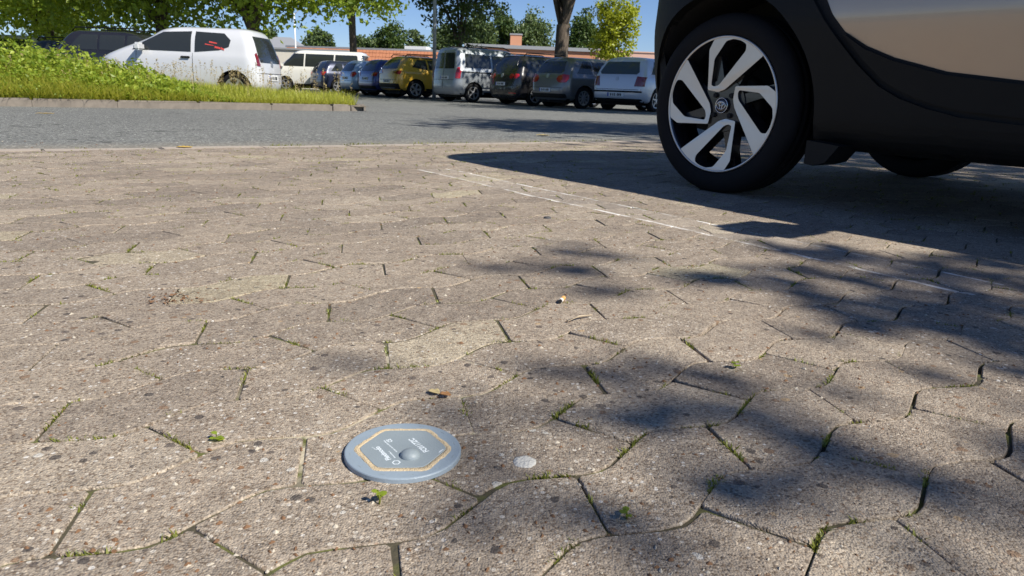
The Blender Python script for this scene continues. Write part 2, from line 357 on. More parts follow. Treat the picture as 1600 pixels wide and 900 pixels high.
def paver_mesh(poly, seed):
    rr = random.Random(seed); cx = sum(p[0] for p in poly)/8; cy = sum(p[1] for p in poly)/8
    poly = orient([(p[0]-cx, p[1]-cy) for p in poly])
    poly = inset(poly, 0.0015); big = [i for i in range(8) if i in (1, 2, 5, 6)]
    o = roundpoly(poly, big, 0.020)
    o = [(x+rr.uniform(-.0007, .0007), y+rr.uniform(-.0007, .0007)) for x, y in o]
    mid = inset(o, 0.0006); top = inset(o, 0.0014)
    n = len(o); V = []; Fc = []
    for ring, z, jz in ((o, -0.032, 0), (o, -0.0015, .0005), (mid, -0.0004, .0002), (top, 0.0, .0003)):
        V += [(x, y, z+rr.uniform(-jz, jz)) for x, y in ring]
    for k in range(3):
        for i in range(n): Fc.append((k*n+i, k*n+(i+1) % n, (k+1)*n+(i+1) % n, (k+1)*n+i))
    Fc.append(tuple(3*n+i for i in range(n)))
    me = bpy.data.meshes.new('paver'); me.from_pydata(V, [], Fc); me.materials.append(M['paver'])
    me.polygons.foreach_set('use_smooth', [i < n*3 for i in range(len(Fc))]); me.update()
    return me, (cx, cy)
variants = [[paver_mesh(typ1, k) for k in range(6)], [paver_mesh(typ2, 50+k) for k in range(6)]]
pavement = tag(empty('pavement'), kind='structure')
stones = []; C_EDGE = 3.915
for i in range(-90, 90):
    for j in range(-90, 90):
        for ty in (0, 1):
            cx, cy = variants[ty][0][1]
            lx = cx + i*A[0] + j*2*B2[0]; ly = cy + i*A[1] + j*2*B2[1]
            p = O0 + E1*lx + E2*ly; c = p.dot(NN); t = p.dot(TD)
            if c > C_EDGE-0.03 or c < -2.6 or t < -4.6 or t > 8.4: continue
            pp = project(p); size = 0
            if pp and -40 < pp[0] < 1640 and 0 < pp[1] < 960:
                size = 1/((p-Vector((0, 0, EYE))).length_squared)**1.5
            tilt = (rng.gauss(0, .0045), rng.gauss(0, .0045), rng.gauss(0, .007))
            dz = min(.0012, max(-.0006, rng.gauss(0, .0006))) + warp(p.x, p.y)
            if c > C_EDGE-0.2: dz = -abs(dz)*.5; tilt = (0, 0, 0)
            if (p.xy-Vector((-0.101, 0.635))).length < 0.16: dz = warp(p.x, p.y)+rng.uniform(-.0005, 0); tilt = (tilt[0]*.25, tilt[1]*.25, tilt[2])
            jx, jy = rng.gauss(0, .0007), rng.gauss(0, .0007)
            stones.append((size, p+Vector((jx, jy, dz)), tilt, ty, rng.randrange(6)))
stones.sort(key=lambda s: -s[0])
VV, FF = [], []
cache = {}
for n_, (sz, p, tl, ty, vr) in enumerate(stones):
    me = variants[ty][vr][0]
    gx_ = (warp(p.x+.03, p.y)-warp(p.x-.03, p.y))/.06; gy_ = (warp(p.x, p.y+.03)-warp(p.x, p.y-.03))/.06
    if p.dot(NN) > C_EDGE-.2: gx_ = gy_ = 0
    from_eul = Matrix.Translation(p) @ Vector((0, 0, 1)).rotation_difference(Vector((-gx_, -gy_, 1))).to_matrix().to_4x4() @ Matrix.Rotation(TH+tl[2], 4, 'Z') @ Matrix.Rotation(tl[0], 4, 'X') @ Matrix.Rotation(tl[1], 4, 'Y')
    if n_ < 300 and sz > 0:
        o = link(bpy.data.objects.new('paver', me), pavement); o.matrix_local = from_eul
    else:
        if (ty, vr) not in cache:
            cache[(ty, vr)] = ([v.co.copy() for v in me.vertices], [tuple(pl.vertices) for pl in me.polygons])
        vs2, fs2 = cache[(ty, vr)]; b0 = len(VV)
        VV += [from_eul @ v for v in vs2]; FF += [tuple(b0+k for k in f) for f in fs2]
rest = tag(pydata('paver_field', VV, FF, M['paver'], pavement), kind='stuff')
rest.data.polygons.foreach_set('use_smooth', [False]*len(rest.data.polygons))
# flush edging stones between pavers and asphalt
me = None
for k in range(-11, 19):
    if me is None:
        bm = bmesh.new(); bm_box(bm, (-0.247, -0.055, -0.08), (0.247, 0.055, 0)); bmesh.ops.bevel(bm, geom=[e for e in bm.edges if min(v.co.z for v in e.verts) > -.01], offset=0.005, segments=2, affect='EDGES')
        me = bpy.data.meshes.new('edging_stone'); bm.to_mesh(me); bm.free(); me.materials.append(M['edge'])
    o = link(bpy.data.objects.new('edging_stone', me), pavement)
    p = TD*(k*0.5) + NN*3.972; o.location = (p.x, p.y, rng.uniform(-.002, .002)); o.rotation_euler = (rng.gauss(0, .004), rng.gauss(0, .003), math.atan2(TD.y, TD.x)+rng.gauss(0, .003))
# sand bed in the joints
V, Fc = [], []; nx = 270; ny = 235
xs = [-3.3 + 6.6*i/nx for i in range(nx+1)]; ys = [0.28 + 5.6*i/ny for i in range(ny+1)]
for y in ys:
    for x in xs:
        f = noise.noise(Vector((x*2.1, y*2.1, 3))); g = noise.noise(Vector((x*30, y*30, 9)))
        side = min(1, max(0, (x-0.0)/0.4))*min(1, max(0, (2.2-y)/.6))
        z = warp(x, y) - .007*min(1, max(0, (NN.x*x+NN.y*y-3.45)/.2)) + min(-0.0014, -0.0020 + 0.0005*f + 0.0010*g - 0.009*side*max(0, .25+1.7*g+f))
        if NN.x*x+NN.y*y > 3.9: z = -.05
        V.append((x, y, z))
for i in range(ny):
    for j in range(nx): Fc.append((i*(nx+1)+j, i*(nx+1)+j+1, (i+1)*(nx+1)+j+1, (i+1)*(nx+1)+j))
tag(pydata('sand_bed', V, Fc, M['bed'], None, True), kind='structure')
V = [(-1.3, .3), (1.6, .3), (1.6, 2.9), (-1.3, 2.9)]
out4 = []
for t, c in ((-5, -2.8), (9, -2.8), (9, 4.04), (-5, 4.04)):
    p = TD*t+NN*c; out4.append((p.x, p.y))
pts = [(x, y, -0.0095) for x, y in out4]
tag(pydata('base_sand', pts, [(0, 1, 2, 3)], M['bed']), kind='structure')

# moss and little grass in the joints
def blade(V, Fc, p, h, w, az, lean, bend=0.4, seg=2):
    d = Vector((math.cos(az), math.sin(az), 0)); sdv = Vector((-d.y, d.x, 0))*w*0.5; b0 = len(V); p = Vector(p)
    for k in range(seg):
        f = k/seg; c = p + d*(lean*h*(f+bend*f*f)) + Vector((0, 0, h*f*(1-0.25*bend*f))); V += [c-sdv*(1-f*.7), c+sdv*(1-f*.7)]
    V.append(p + d*(lean*h*(1+bend)) + Vector((0, 0, h*(1-0.25*bend))))
    for k in range(seg-1): Fc.append((b0+2*k, b0+2*k+1, b0+2*k+3, b0+2*k+2))
    Fc.append((b0+2*seg-2, b0+2*seg-1, b0+2*seg))
rm = random.Random(21); V, Fc = [], []
for sz, p, tl, ty, vr in stones:
    if sz <= 0 or p.length > 5: continue
    poly = [Vector((a-variants[ty][0][1][0], b-variants[ty][0][1][1])) for a, b in (typ1, typ2)[ty]]
    for e in (0, 1, 2, 7):                                 # one end and one side of every stone
        a, b = poly[e], poly[(e+1) % 8]
        L = (b-a).length; wp = p + E1*(a.x+b.x)/2 + E2*(a.y+b.y)/2
        dens = noise.noise(Vector((wp.x*3.1, wp.y*3.1, 7)))
        want = 0.80 if e == 7 else 0.55
        if wp.x > 0.3: want *= 0.8
        if rm.random() > want + dens*0.5: continue
        f0 = rm.random()*0.7; f1 = f0 + rm.uniform(.08, .75)
        far_ = max(1, p.length/1.3); ntuft = max(2, int((min(f1, 1)-f0)*L/(0.0040*far_)))
        for k in range(ntuft):
            f = f0 + (min(f1, 1)-f0)*k/ntuft; q2 = p + E1*(a.x+(b.x-a.x)*f) + E2*(a.y+(b.y-a.y)*f)
            nb = 5 if p.length < 1.6 else 3
            for _ in range(nb):
                blade(V, Fc, (q2.x+rm.gauss(0, .0014), q2.y+rm.gauss(0, .0014), p.z-0.004), rm.uniform(.0045, .0085)*far_**.3, rm.uniform(.0013, .003)*far_**.5, rm.random()*6.3, rm.uniform(.1, .8), seg=2)
for k in range(1500):                                      # green seam along the asphalt edge
    t = rm.uniform(-4, 5)
    if noise.noise(Vector((t*2.3, 0, 1))) < 0.0: continue
    q2 = TD*t + NN*(4.03+rm.gauss(0, .012)); blade(V, Fc, (q2.x, q2.y, -0.004), rm.uniform(.006, .022), rm.uniform(.003, .007), rm.random()*6.3, rm.uniform(.2, .9))
tag(pydata('moss', V, Fc, M['moss']), 'small green moss and grass growing in the paver joints', 'moss', kind='stuff')

rf_ = random.Random(77); V, Fc = [], []; V2, F2 = [], []
for k in range(2000):
    y_ = .45+3.3*rf_.random()**1.6; x_ = rf_.uniform(-.75, .75)*y_*1.05
    Vt, Ft = (V, Fc) if rf_.random() < .72 else (V2, F2)
    a = rf_.random()*6.28; L = rf_.uniform(.0010, .0034)*(1+.25*y_); W_ = L*rf_.uniform(.3, .8); z_ = warp(x_, y_)+.0008; b0 = len(Vt); n_ = 6
    for q_ in range(n_):
        th = 6.283*q_/n_; u, v = L*math.cos(th)*rf_.uniform(.7, 1.1), W_*math.sin(th)*rf_.uniform(.7, 1.1); Vt.append((x_+u*math.cos(a)-v*math.sin(a), y_+u*math.sin(a)+v*math.cos(a), z_-.001))
    Vt.append((x_, y_, z_+L*.35))
    for q_ in range(n_): Ft.append((b0+q_, b0+(q_+1) % n_, b0+n_))
tag(pydata('dark_grit', V, Fc, M['crumb']), 'scattered tiny dark brown crumbs on the pavers', 'grit', kind='stuff')
tag(pydata('pale_grit', V2, F2, M['grain']), 'scattered tiny pale grains on the pavers', 'grit', kind='stuff')

# kerb round the grass island
kerb = tag(empty('kerb'), kind='structure'); KC = 10.8; KT = 4.5
def kerbstone(a, b, cz=0):
    a = Vector(a); b = Vector(b); d = (b-a); L = d.length-0.006; mid = (a+b)/2
    bm = bmesh.new(); bm_box(bm, (-L/2, -0.07, -0.12), (L/2, 0.07, 0.092))
    bmesh.ops.bevel(bm, geom=[e for e in bm.edges if max(v.co.z for v in e.verts) > .08 and min(v.co.z for v in e.verts) > .08], offset=0.018, segments=2, affect='EDGES')
    for v in bm.verts: v.co += Vector((rng.uniform(-.003, .003),)*3)
    o = frombm('kerb_stone', bm, M['kerb'], kerb); o.location = (mid.x, mid.y, gz(mid.x, mid.y)+rng.uniform(-.008, .006)); o.rotation_euler = (rng.gauss(0, .012), rng.gauss(0, .006), math.atan2(d.y, d.x)+rng.gauss(0, .006))
t = KT-0.0
for k in range(14):
    L = 1.0 if k % 3 else 0.93; a = TD*(t-L)+NN*(KC+0.07); b = TD*t+NN*(KC+0.07); kerbstone(a, b); t -= L
ctr = TD*KT + NN*(KC+0.07+0.8)
arc = [ctr + TD*0.8*math.sin(x) - NN*0.8*math.cos(x) for x in [math.pi/2*k/4 for k in range(5)]]
for k in range(4): kerbstone(arc[k], arc[k+1])
for k in range(4): kerbstone(ctr+TD*0.8+NN*k, ctr+TD*0.8+NN*(k+1))
# island soil
def island_h(t, c):
    e = min(c-KC-0.14, KT+0.66-t); return 0.075 + 0.20*min(1, max(0, (e-0.1)/1.6))*(0.35+0.65*min(1, max(0, (1.5-t)/3.5)))
ts = [-12+0.4*k for k in range(int((KT+0.75+12)/0.4)+1)]; cs = [KC+0.10+0.3*k for k in range(17)]
V, Fc = [], []
for c in cs:
    for t in ts:
        p = TD*t+NN*c
        V.append((p.x, p.y, gz(p.x, p.y)+island_h(t, c)+0.02*noise.noise(p*1.5)))
n = len(ts)
for i in range(len(cs)-1):
    for j in range(n-1): Fc.append((i*n+j, i*n+j+1, (i+1)*n+j+1, (i+1)*n+j))
tag(pydata('verge_soil', V, Fc, M['soil'], None, True), kind='structure')
CEND = cs[-1]-0.1
rg = random.Random(8); GV, GF, SV, SF, WV, WF = [], [], [], [], [], []
def leafquad(V, Fc, p, size, r, flat=0.5):
    nrm = Vector((r.gauss(0, 1), r.gauss(0, 1), r.gauss(0, 1)+flat)).normalized(); a = nrm.orthogonal().normalized()
    a = Matrix.Rotation(r.random()*6.28, 3, nrm) @ a; b = nrm.cross(a); b0 = len(V)
    p = Vector(p); fold = nrm*size*0.12
    V += [p-a*size*.6, p+b*size*.38+fold, p+a*size*.6, p-b*size*.38+fold]; Fc.append((b0, b0+1, b0+2)); Fc.append((b0, b0+2, b0+3))
def on_island(t, c):
    if t > KT: 
        dx = t-KT; dc = (KC+0.07+0.8)-c
        if dc > 0 and math.hypot(dx, dc) > 0.72: return False
        return dx < 0.72
    return c > KC+0.15
nbl = 0
while nbl < 60000:
    t = KT+0.72 - 12.5*rg.random(); c = KC+0.12 + (CEND-KC-0.15)*rg.random()**1.5
    if not on_island(t, c): continue
    p = TD*t+NN*c; z = gz(p.x, p.y)+island_h(t, c)-0.02
    wild = min(1, max(0, (3.2-t)/2.2)); back = min(1, (c-KC)/1.2)
    hh = (0.24+0.12*noise.noise(p*0.9) + 0.30*wild)*rg.uniform(.5, 1.15)*(0.5+0.5*back) + 0.03
    fr = c-KC < .32 and rg.random() < .6
    blade(GV, GF, (p.x, p.y, z), hh, rg.uniform(.006, .014), math.atan2(-NN.y, -NN.x)+rg.gauss(0, .6) if fr else rg.random()*6.3, rg.uniform(.5, 1.3) if fr else rg.uniform(.1, .6), seg=3)
    nbl += 1
for k in range(60000):                                      # leafy weeds on the wild end
    t = 3.2 - 9.0*rg.random()**0.9; c = KC+0.13+(CEND-KC-0.3)*rg.random()**1.3
    p = TD*t+NN*c; z = gz(p.x, p.y)+island_h(t, c)
    wild = min(1, max(0, (3.5-t)/1.9)); back = min(1, 0.35+(c-KC)/0.9)
    hh = wild*back*max(.12, 0.47+0.26*noise.noise(p*1.4)+.20*noise.noise(p*4.1))
    if hh < 0.04: continue
    f = 1-rg.random()**1.7; leafquad(WV, WF, (p.x, p.y, z+hh*f), rg.uniform(.025, .075), rg, 1.1)
for k in range(420):                                        # dry seed heads
    t = KT+0.6 - 5.6*rg.random(); c = KC+0.3 + (CEND-KC-0.5)*rg.random()
    if not on_island(t, c): continue
    p = TD*t+NN*c; z = gz(p.x, p.y)+island_h(t, c); h = rg.uniform(.25, .62); az = rg.random()*6.3; ln = rg.uniform(.02, .2)
    blade(SV, SF, (p.x, p.y, z), h, .004, az, ln, seg=3)
    top = Vector((p.x+math.cos(az)*ln*h*1.2, p.y+math.sin(az)*ln*h*1.2, z+h*.8))
    for q2 in range(16): leafquad(SV, SF, top+Vector((rg.gauss(0, .010), rg.gauss(0, .010), rg.uniform(-.05, .09))), rg.uniform(.010, .024), rg, 0)
tag(pydata('tall_grass', GV, GF, M['grass']), 'long yellow green grass on the kerbed island', 'grass', kind='stuff')
tag(pydata('weed_thicket', WV, WF, M['weed']), 'dense leafy green weeds on the kerbed island', 'weeds', kind='stuff')
tag(pydata('seed_stalks', SV, SF, M['straw']), 'dry beige seed heads standing above the island grass', 'seed heads', kind='stuff')
FV, FF2 = [], []
for k in range(60):
    t = -.6 - 6*rg.random(); c = KC+0.2+2.5*rg.random(); p = TD*t+NN*c; z = gz(p.x, p.y)+island_h(t, c)+rg.uniform(.3, .62)
    for q2 in range(8): leafquad(FV, FF2, (p.x+rg.gauss(0, .02), p.y+rg.gauss(0, .02), z+rg.gauss(0, .008)), .022, rg, 2)
tag(pydata('white_umbels', FV, FF2, M['postwhite']), 'tiny white flower heads among the weeds', 'flowers', kind='stuff')
# ------------------------------------------------------------------ trees
def tree(name, label, base, fork, centre, rad, nclump, nleaf, lsize, tr, leafm, seed, group=None, cat='tree', limbs=6, clump_r=0.16, hollow=0.35, flat=0.4, limb_out=0.75):
    r = random.Random(seed); bx, by, bz = base[0], base[1], gz(base[0], base[1])
    root = empty(name, (bx, by, bz)); tag(root, label, cat, group)
    cen = Vector(centre) - Vector((bx, by, bz)); rd = Vector(rad)
    V, Fc = [], []
    def add(path, radii, n=7):
        v, f = tube_data(path, radii, n, False); b0 = len(V); V.extend(v); Fc.extend(tuple(b0+i for i in q_) for q_ in f)
    top = Vector((r.uniform(-.1, .1), r.uniform(-.1, .1), fork))
    add([(0, 0, -0.1), (0, 0, 0.15), tuple(top*0.3+Vector((.03, 0, 0))), tuple(top*0.7), tuple(top)], [tr*1.5, tr*1.15, tr, tr*.92, tr*.9], 10)
    tips = []
    for k in range(limbs):
        th = 2*math.pi*(k+r.random()*.6)/limbs; el = r.uniform(-.35, .9)
        tgt = cen + Vector((math.cos(th)*rd.x, math.sin(th)*rd.y, 0))*limb_out*r.uniform(.7, 1.05)*math.cos(el*.6) + Vector((0, 0, rd.z*el*.8))
        if k == 0: tgt = cen + Vector((0, 0, rd.z*.8))
        path = []
        for s in range(6):
            f = s/5; p = top.lerp(tgt, f) + Vector((0, 0, 0.22*(tgt-top).length*math.sin(math.pi*f)*(.6 if k else 0))); p += Vector((r.gauss(0, .05), r.gauss(0, .05), r.gauss(0, .05)))*(tgt-top).length*.25*(f > 0)
            path.append(p)
        add(path, [tr*.74*(1-.84*s/5) for s in range(6)], 6)
        tips += path[3:]
        for sb in range(5):
            st = path[r.randrange(2, 6)]; dv = Vector((r.gauss(0, 1), r.gauss(0, 1), r.gauss(0, .6))).normalized()
            en = st + Vector((dv.x*rd.x, dv.y*rd.y, dv.z*rd.z))*.5
            mid = (st+en)/2 + Vector((0, 0, .08*rd.z)); add([st, mid, en], [tr*.16, tr*.1, tr*.03], 5); tips += [mid, en]
    pydata('trunk', V, Fc, M['bark'], root, True)
    LV, LF = [], []
    for k in range(nclump):
        if r.random() < .45:
            c = r.choice(tips) + Vector((r.gauss(0, .1)*rd.x, r.gauss(0, .1)*rd.y, r.gauss(0, .1)*rd.z))
        else:
            d = Vector((r.gauss(0, 1), r.gauss(0, 1), r.gauss(0, 1))).normalized(); u = (hollow + (1-hollow)*r.random())**.6
            u *= 1 + .25*noise.noise(d*2.2+Vector((seed, 0, 0)))
            c = cen + Vector((d.x*rd.x, d.y*rd.y, d.z*rd.z))*u
        cr = clump_r*(rd.x+rd.z)*.5*r.uniform(.6, 1.35)
        for _ in range(nleaf):
            q_ = c + Vector((max(-1.6, min(1.6, r.gauss(0, 1)))*cr, max(-1.6, min(1.6, r.gauss(0, 1)))*cr, max(-1.1, min(1.1, r.gauss(0, .65)))*cr)); leafquad(LV, LF, q_, lsize*r.uniform(.6, 1.25), r, flat)
    pydata('crown', LV, LF, M[leafm], root)
    return root
def at(px, depth):                                          # ground position seen at an image column
    return (px-814)/F_PX*depth, depth
tree('maple_tree', 'broad light green tree at the far end behind the dark cars', (-20.5, 33), 2.2, (-20.6, 31.5, 4.3), (5.4, 3.6, 3.4), 300, 80, .19, .22, 'leaf_bright', 1, 'trees round the car park')
tree('maple_tree', 'leafy tree standing right behind the small white hatchback and black car', (-13.4, 28), 2.3, (-13.4, 27.5, 4.5), (4.9, 3.4, 2.7), 270, 80, .18, .2, 'leaf', 2, 'trees round the car park')
tree('maple_tree', 'tree with dark low limbs beside the tail of the white hatchback', (-8.6, 24.5), 1.9, (-8.3, 24.5, 4.5), (3.9, 3.2, 2.5), 230, 80, .17, .2, 'leaf', 3, 'trees round the car park')
x, y = at(565, 40); tree('maple_tree', 'tree with straight slim dark trunk rising behind the white van', (x, y), 3.9, (x+.2, y, 6.4), (3.9, 3.6, 2.5), 300, 70, .2, .2, 'leaf', 4, 'trees round the car park')
x, y = at(722, 30.5); tree('young_tree', 'dark airy young tree behind the boxy silver van', (x, y), 2.0, (x, y, 4.2), (1.75, 1.6, 2.6), 120, 50, .14, .09, 'leaf_dark', 5, cat='tree', clump_r=.13)
x, y = at(872, 27); tree('plane_tree', 'thick forked trunk tree behind the black and grey hatchbacks', (x, y), 2.75, (x+.4, y, 7.6), (5.2, 4.6, 3.9), 210, 60, .18, .27, 'leaf', 6, 'trees round the car park', limbs=5)
x, y = at(953, 31); tree('small_tree', 'small bright yellow green tree by the pink wall', (x, y), 1.4, (x, y, 2.75), (1.0, .9, 1.65), 130, 50, .11, .06, 'leaf_yellow', 7, clump_r=.12)
for k, (px, dep, top, hw, mt, txt) in enumerate([(447, 78, 52, 17, 'leaf_far', 'round olive far tree above the pale flat building'), (515, 84, 46, 22, 'leaf_far', 'loose far tree left of the straight slim trunk'),
        (580, 86, 52, 14, 'leaf_far', 'low rounded far tree above the left end of the tiled roof'), (620, 88, 34, 26, 'leaf_dark', 'tall dark far tree above the tiled roof'), (655, 92, 50, 20, 'leaf_far', 'pale far tree beside the lamp post'),
        (700, 88, 42, 22, 'leaf_far', 'far tree half hidden by the dark young tree'), (752, 90, 22, 24, 'leaf_far', 'tall far tree left of the brick chimney'), (790, 92, 20, 26, 'leaf_dark', 'darker tall far tree right behind the brick chimney'),
        (832, 90, 18, 30, 'leaf_far', 'widest far tree right of the brick chimney'), (905, 86, 18, 20, 'leaf_dark', 'dark far tree right of the thick forked trunk'), (930, 92, 48, 22, 'leaf_far', 'low far tree behind the yellow green tree'),
        (405, 60, 62, 26, 'leaf_dark', 'dark low shrub like tree behind the white hatchback tail'), (135, 60, 12, 40, 'leaf_dark', 'deep green tree between the two bright left trees')]):
    x, y = at(px, dep); hz_ = 139.2+.0388*(px-812); H = (.35+(hz_-top)/F_PX*dep)*.90; rx = hw/F_PX*dep*.95
    tree('far_tree', txt, (x, y), H*.25, (x, y, H*.56), (rx, rx, H*.44), 120, 60, .30, .14, mt, 40+k, 'far trees behind the building', limbs=4, clump_r=.17)
# trees out of frame that throw the shade: beside the camera, over the road and over the parked row
tree('plane_tree', 'tall tree on the right throwing dappled shade on the pavers', (7.9, -2.9), 3.4, (6.10, -2.42, 5.6), (1.2, 1.55, .85), 130, 16, .11, .11, 'leaf', 71, clump_r=.10, hollow=.05, limb_out=.6)
tree('plane_tree', 'tree beyond the near car throwing shade on the parking bays', (11.0, .4), 3.2, (9.1, .9, 6.2), (3.0, 2.2, 1.8), 150, 60, .16, .2, 'leaf', 75)
tree('plane_tree', 'tree behind the near car throwing shade over the road', (9.2, 4.3), 3.2, (8.2, 4.4, 6.2), (3.6, 2.0, 2.0), 170, 70, .16, .2, 'leaf', 72)
tree('plane_tree', 'tree at the road end shading the white and grey hatchbacks', (9.6, 15.5), 3.4, (8.4, 16.2, 7.0), (3.6, 3.6, 2.6), 260, 70, .18, .25, 'leaf', 73)
tree('plane_tree', 'tree over the aisle shading the boxy van and yellow car', (7.2, 22.3), 3.6, (3.4, 22.6, 7.6), (4.6, 3.8, 2.4), 55, 34, .18, .25, 'leaf', 74)

# ------------------------------------------------------------------ buildings and posts
def building(name, label, x0, x1, y, depth, H, wallm, rz=0):
    root = empty(name, ((x0+x1)/2, y, gz(0, 60)), rz); tag(root, label, 'building'); w = (x1-x0)/2
    box('wall', (-w, 0, -.3), (w, depth, H), M[wallm], root)
    return root, w
rb, w = building('tiled_building', 'long low building with orange clay tile roof band and grey capping', -19.2, -3.4, 60.5, 12, 1.95, 'whitewall', R(-8))
V, Fc = [], []
for row in range(5):                                         # five courses of tiles, each lapping the one below
    z0 = 1.62+row*.31; y0 = -.62+row*.16
    ncol = 56; bm = bmesh.new()
    for c in range(ncol):
        xa = -w+2*w*c/ncol; bm_box(bm, (xa, 0, 0), (xa+2*w/ncol-.02, .38, .05), Matrix.Translation((0, y0, z0+rng.uniform(-.012, .012))) @ Matrix.Rotation(R(58), 4, 'X'))
    frombm('tile_course', bm, M['roof'], rb)
box('roof_cap', (-w-.1, .1, 3.10), (w+.1, 12, 3.24), M['cap'], rb)
box('skylight', (1.6, 1.5, 3.25), (3.4, 3, 3.55), M['frame'], rb)
for k in range(6):
    f = box('window', (-w+1+k*2.5, -.03, .5), (-w+2.5+k*2.5, .05, 1.5), M['frame'], rb); box('pane', (-w+1.08+k*2.5, -.04, .58), (-w+2.42+k*2.5, -.02, 1.42), M['glass'], f)
rb2, w = building('flat_building', 'flat roofed orange rendered building with brick chimney and grey edge', -4.2, 7.2, 57.5, 11, 3.42, 'brickwall', R(2))
box('roof_cap', (-w-.1, -.15, 3.425), (w+.1, 11.1, 3.68), M['cap'], rb2)
ch = box('chimney', (-2.3, 2.5, 3.4), (-1.4, 3.4, 4.6), M['brickwall'], rb2); box('chimney_cap', (-2.35, 2.45, 4.6), (-1.35, 3.45, 4.7), M['cap'], ch)
for k in range(5):
    f = box('window', (-w+.8+k*2.2, -.03, .8), (-w+2.0+k*2.2, .05, 2.1), M['frame'], rb2); box('pane', (-w+.88+k*2.2, -.04, .88), (-w+1.92+k*2.2, -.02, 2.02), M['glass'], f)
rb3, w = building('pink_building', 'pale pink rendered low building behind the yellow green tree', 5.6, 24, 54.5, 2.8, 3.35, 'pinkwall')
box('roof_cap', (-w-.05, -.06, 3.352), (w+.05, 2.85, 3.43), M['pinkwall'], rb3)
rb4, w = building('pale_building', 'pale cream low flat building behind the white van', -20.4, -11.5, 50, 9, 2.45, 'whitewall', R(3))
box('roof_cap', (-w-.1, -.1, 2.452), (w+.1, 9.1, 2.56), M['cap'], rb4)
hr = empty('far_house', (-24, 74, -.1)); tag(hr, 'small far house with dark hipped roof behind the pale building', 'house')
box('wall', (-3, 0, -.3), (3, 5, 2.8), M['whitewall'], hr)
pydata('roof', [(-3.4, -.4, 2.8), (3.4, -.4, 2.8), (3.4, 5.4, 2.8), (-3.4, 5.4, 2.8), (-.8, 2.5, 4.6), (.8, 2.5, 4.6)], [(0, 1, 5, 4), (1, 2, 5), (2, 3, 4, 5), (3, 0, 4), (3, 2, 1, 0)], M['cap'], hr)
def post(name, label, px, depth, h, r, mat, arm=1.2, group=None):
    x, y = at(px, depth); o = empty(name, (x, y, gz(x, y))); tag(o, label, 'lamp', group)
    tube('pole', [(0, 0, -.1), (0, 0, h*.5), (0, 0, h)], [r, r*.9, r*.75], M[mat], o, 12)
    tube('arm', [(0, 0, h-.1), (arm*.3, 0, h+.25), (arm, 0, h+.3)], [r*.6, r*.5, r*.5], M[mat], o)
    bm = bmesh.new(); bm_box(bm, (arm-.1, -.14, h+.24), (arm+.5, .14, h+.36)); bmesh.ops.bevel(bm, geom=bm.edges[:], offset=.04, segments=2, affect='EDGES'); frombm('lamp_head', bm, M['cap'], o)
    box('service_door', (-.05, -r-.012, .5), (.05, -r+.02, .9), M['cap'], o)
post('street_lamp', 'grey steel lamp post beside the boxy silver van', 685, 29, 6.2, .075, 'post')
post('street_lamp', 'thin pale far post above the pale building, nearer the white van', 478, 58, 5.4, .07, 'postwhite')
post('street_lamp', 'thin pale far post with curved arm before the round olive tree', 441, 56, 3.0, .06, 'postwhite', -1.2)
# ------------------------------------------------------------------ cars
def contour(z, xr, xf, w, rr=.22, rf=.3, zf=None, bow=.05):
    zf = z if zf is None else zf; P = []
    nr, nc, ns = 5, 6, 18
    for k in range(nr): P.append((xr, (w-rr)*k/nr))
    for k in range(nc):
        a = math.pi/2*k/nc; P.append((xr+rr*(1-math.cos(a)), w-rr+rr*math.sin(a)))
    for k in range(ns): P.append((xr+rr+(xf-rf-xr-rr)*k/ns, w))
    for k in range(nc):
        a = math.pi/2*k/nc; P.append((xf-rf+rf*math.sin(a), w-rf+rf*math.cos(a)))
    for k in range(nr+1): P.append((xf, (w-rf)*(1-k/nr)))
    out = []
    for x, y in P:
        if x > xf-rf*1.01: x -= bow*1.6*(y/w)**2
        if x < xr+rr*1.01: x += bow*(y/w)**2
        f = (x-xr)/(xf-xr); u = min(1, max(0, (f-.35)/.65)); out.append((x, y, z+(zf-z)*u*u))
    return out + [(x, -y, zz) for x, y, zz in out[-2:0:-1]]
def loft(levels, sub=1):
    rings = [contour(*l[:4], **(l[4] if len(l) > 4 else {})) for l in levels]; n = len(rings[0])
    V = [p for rg_ in rings for p in rg_]; Fc = []
    for i in range(len(rings)-1):
        for k in range(n): Fc.append((i*n+k, (i+1)*n+k, (i+1)*n+(k+1) % n, i*n+(k+1) % n))
    half = n//2
    for base, flip in ((0, False), ((len(rings)-1)*n, True)):   # close floor and roof with strips across the car
        for k in range(half):
            a, b = base+k, base+k+1; c, d = base+(n-k-1) % n, base+(n-k) % n
            if k == 0: f = (a, b, c)
            elif k == half-1: f = (a, b, d)
            else: f = (a, b, c, d)
            f = tuple(dict.fromkeys(f)); Fc.append(f if not flip else f[::-1])
    me = bpy.data.meshes.new('body'); me.from_pydata(V, [], Fc); me.update()
    o = bpy.data.objects.new('tmp', me); C.objects.link(o)
    md = o.modifiers.new('s', 'SUBSURF'); md.levels = sub; md.render_levels = sub
    dg = bpy.context.evaluated_depsgraph_get(); m2 = bpy.data.meshes.new_from_object(o.evaluated_get(dg)); bpy.data.objects.remove(o)
    bm = bmesh.new(); bm.from_mesh(m2); bmesh.ops.recalc_face_normals(bm, faces=bm.faces[:]); bm.to_mesh(m2); bm.free()
    return m2
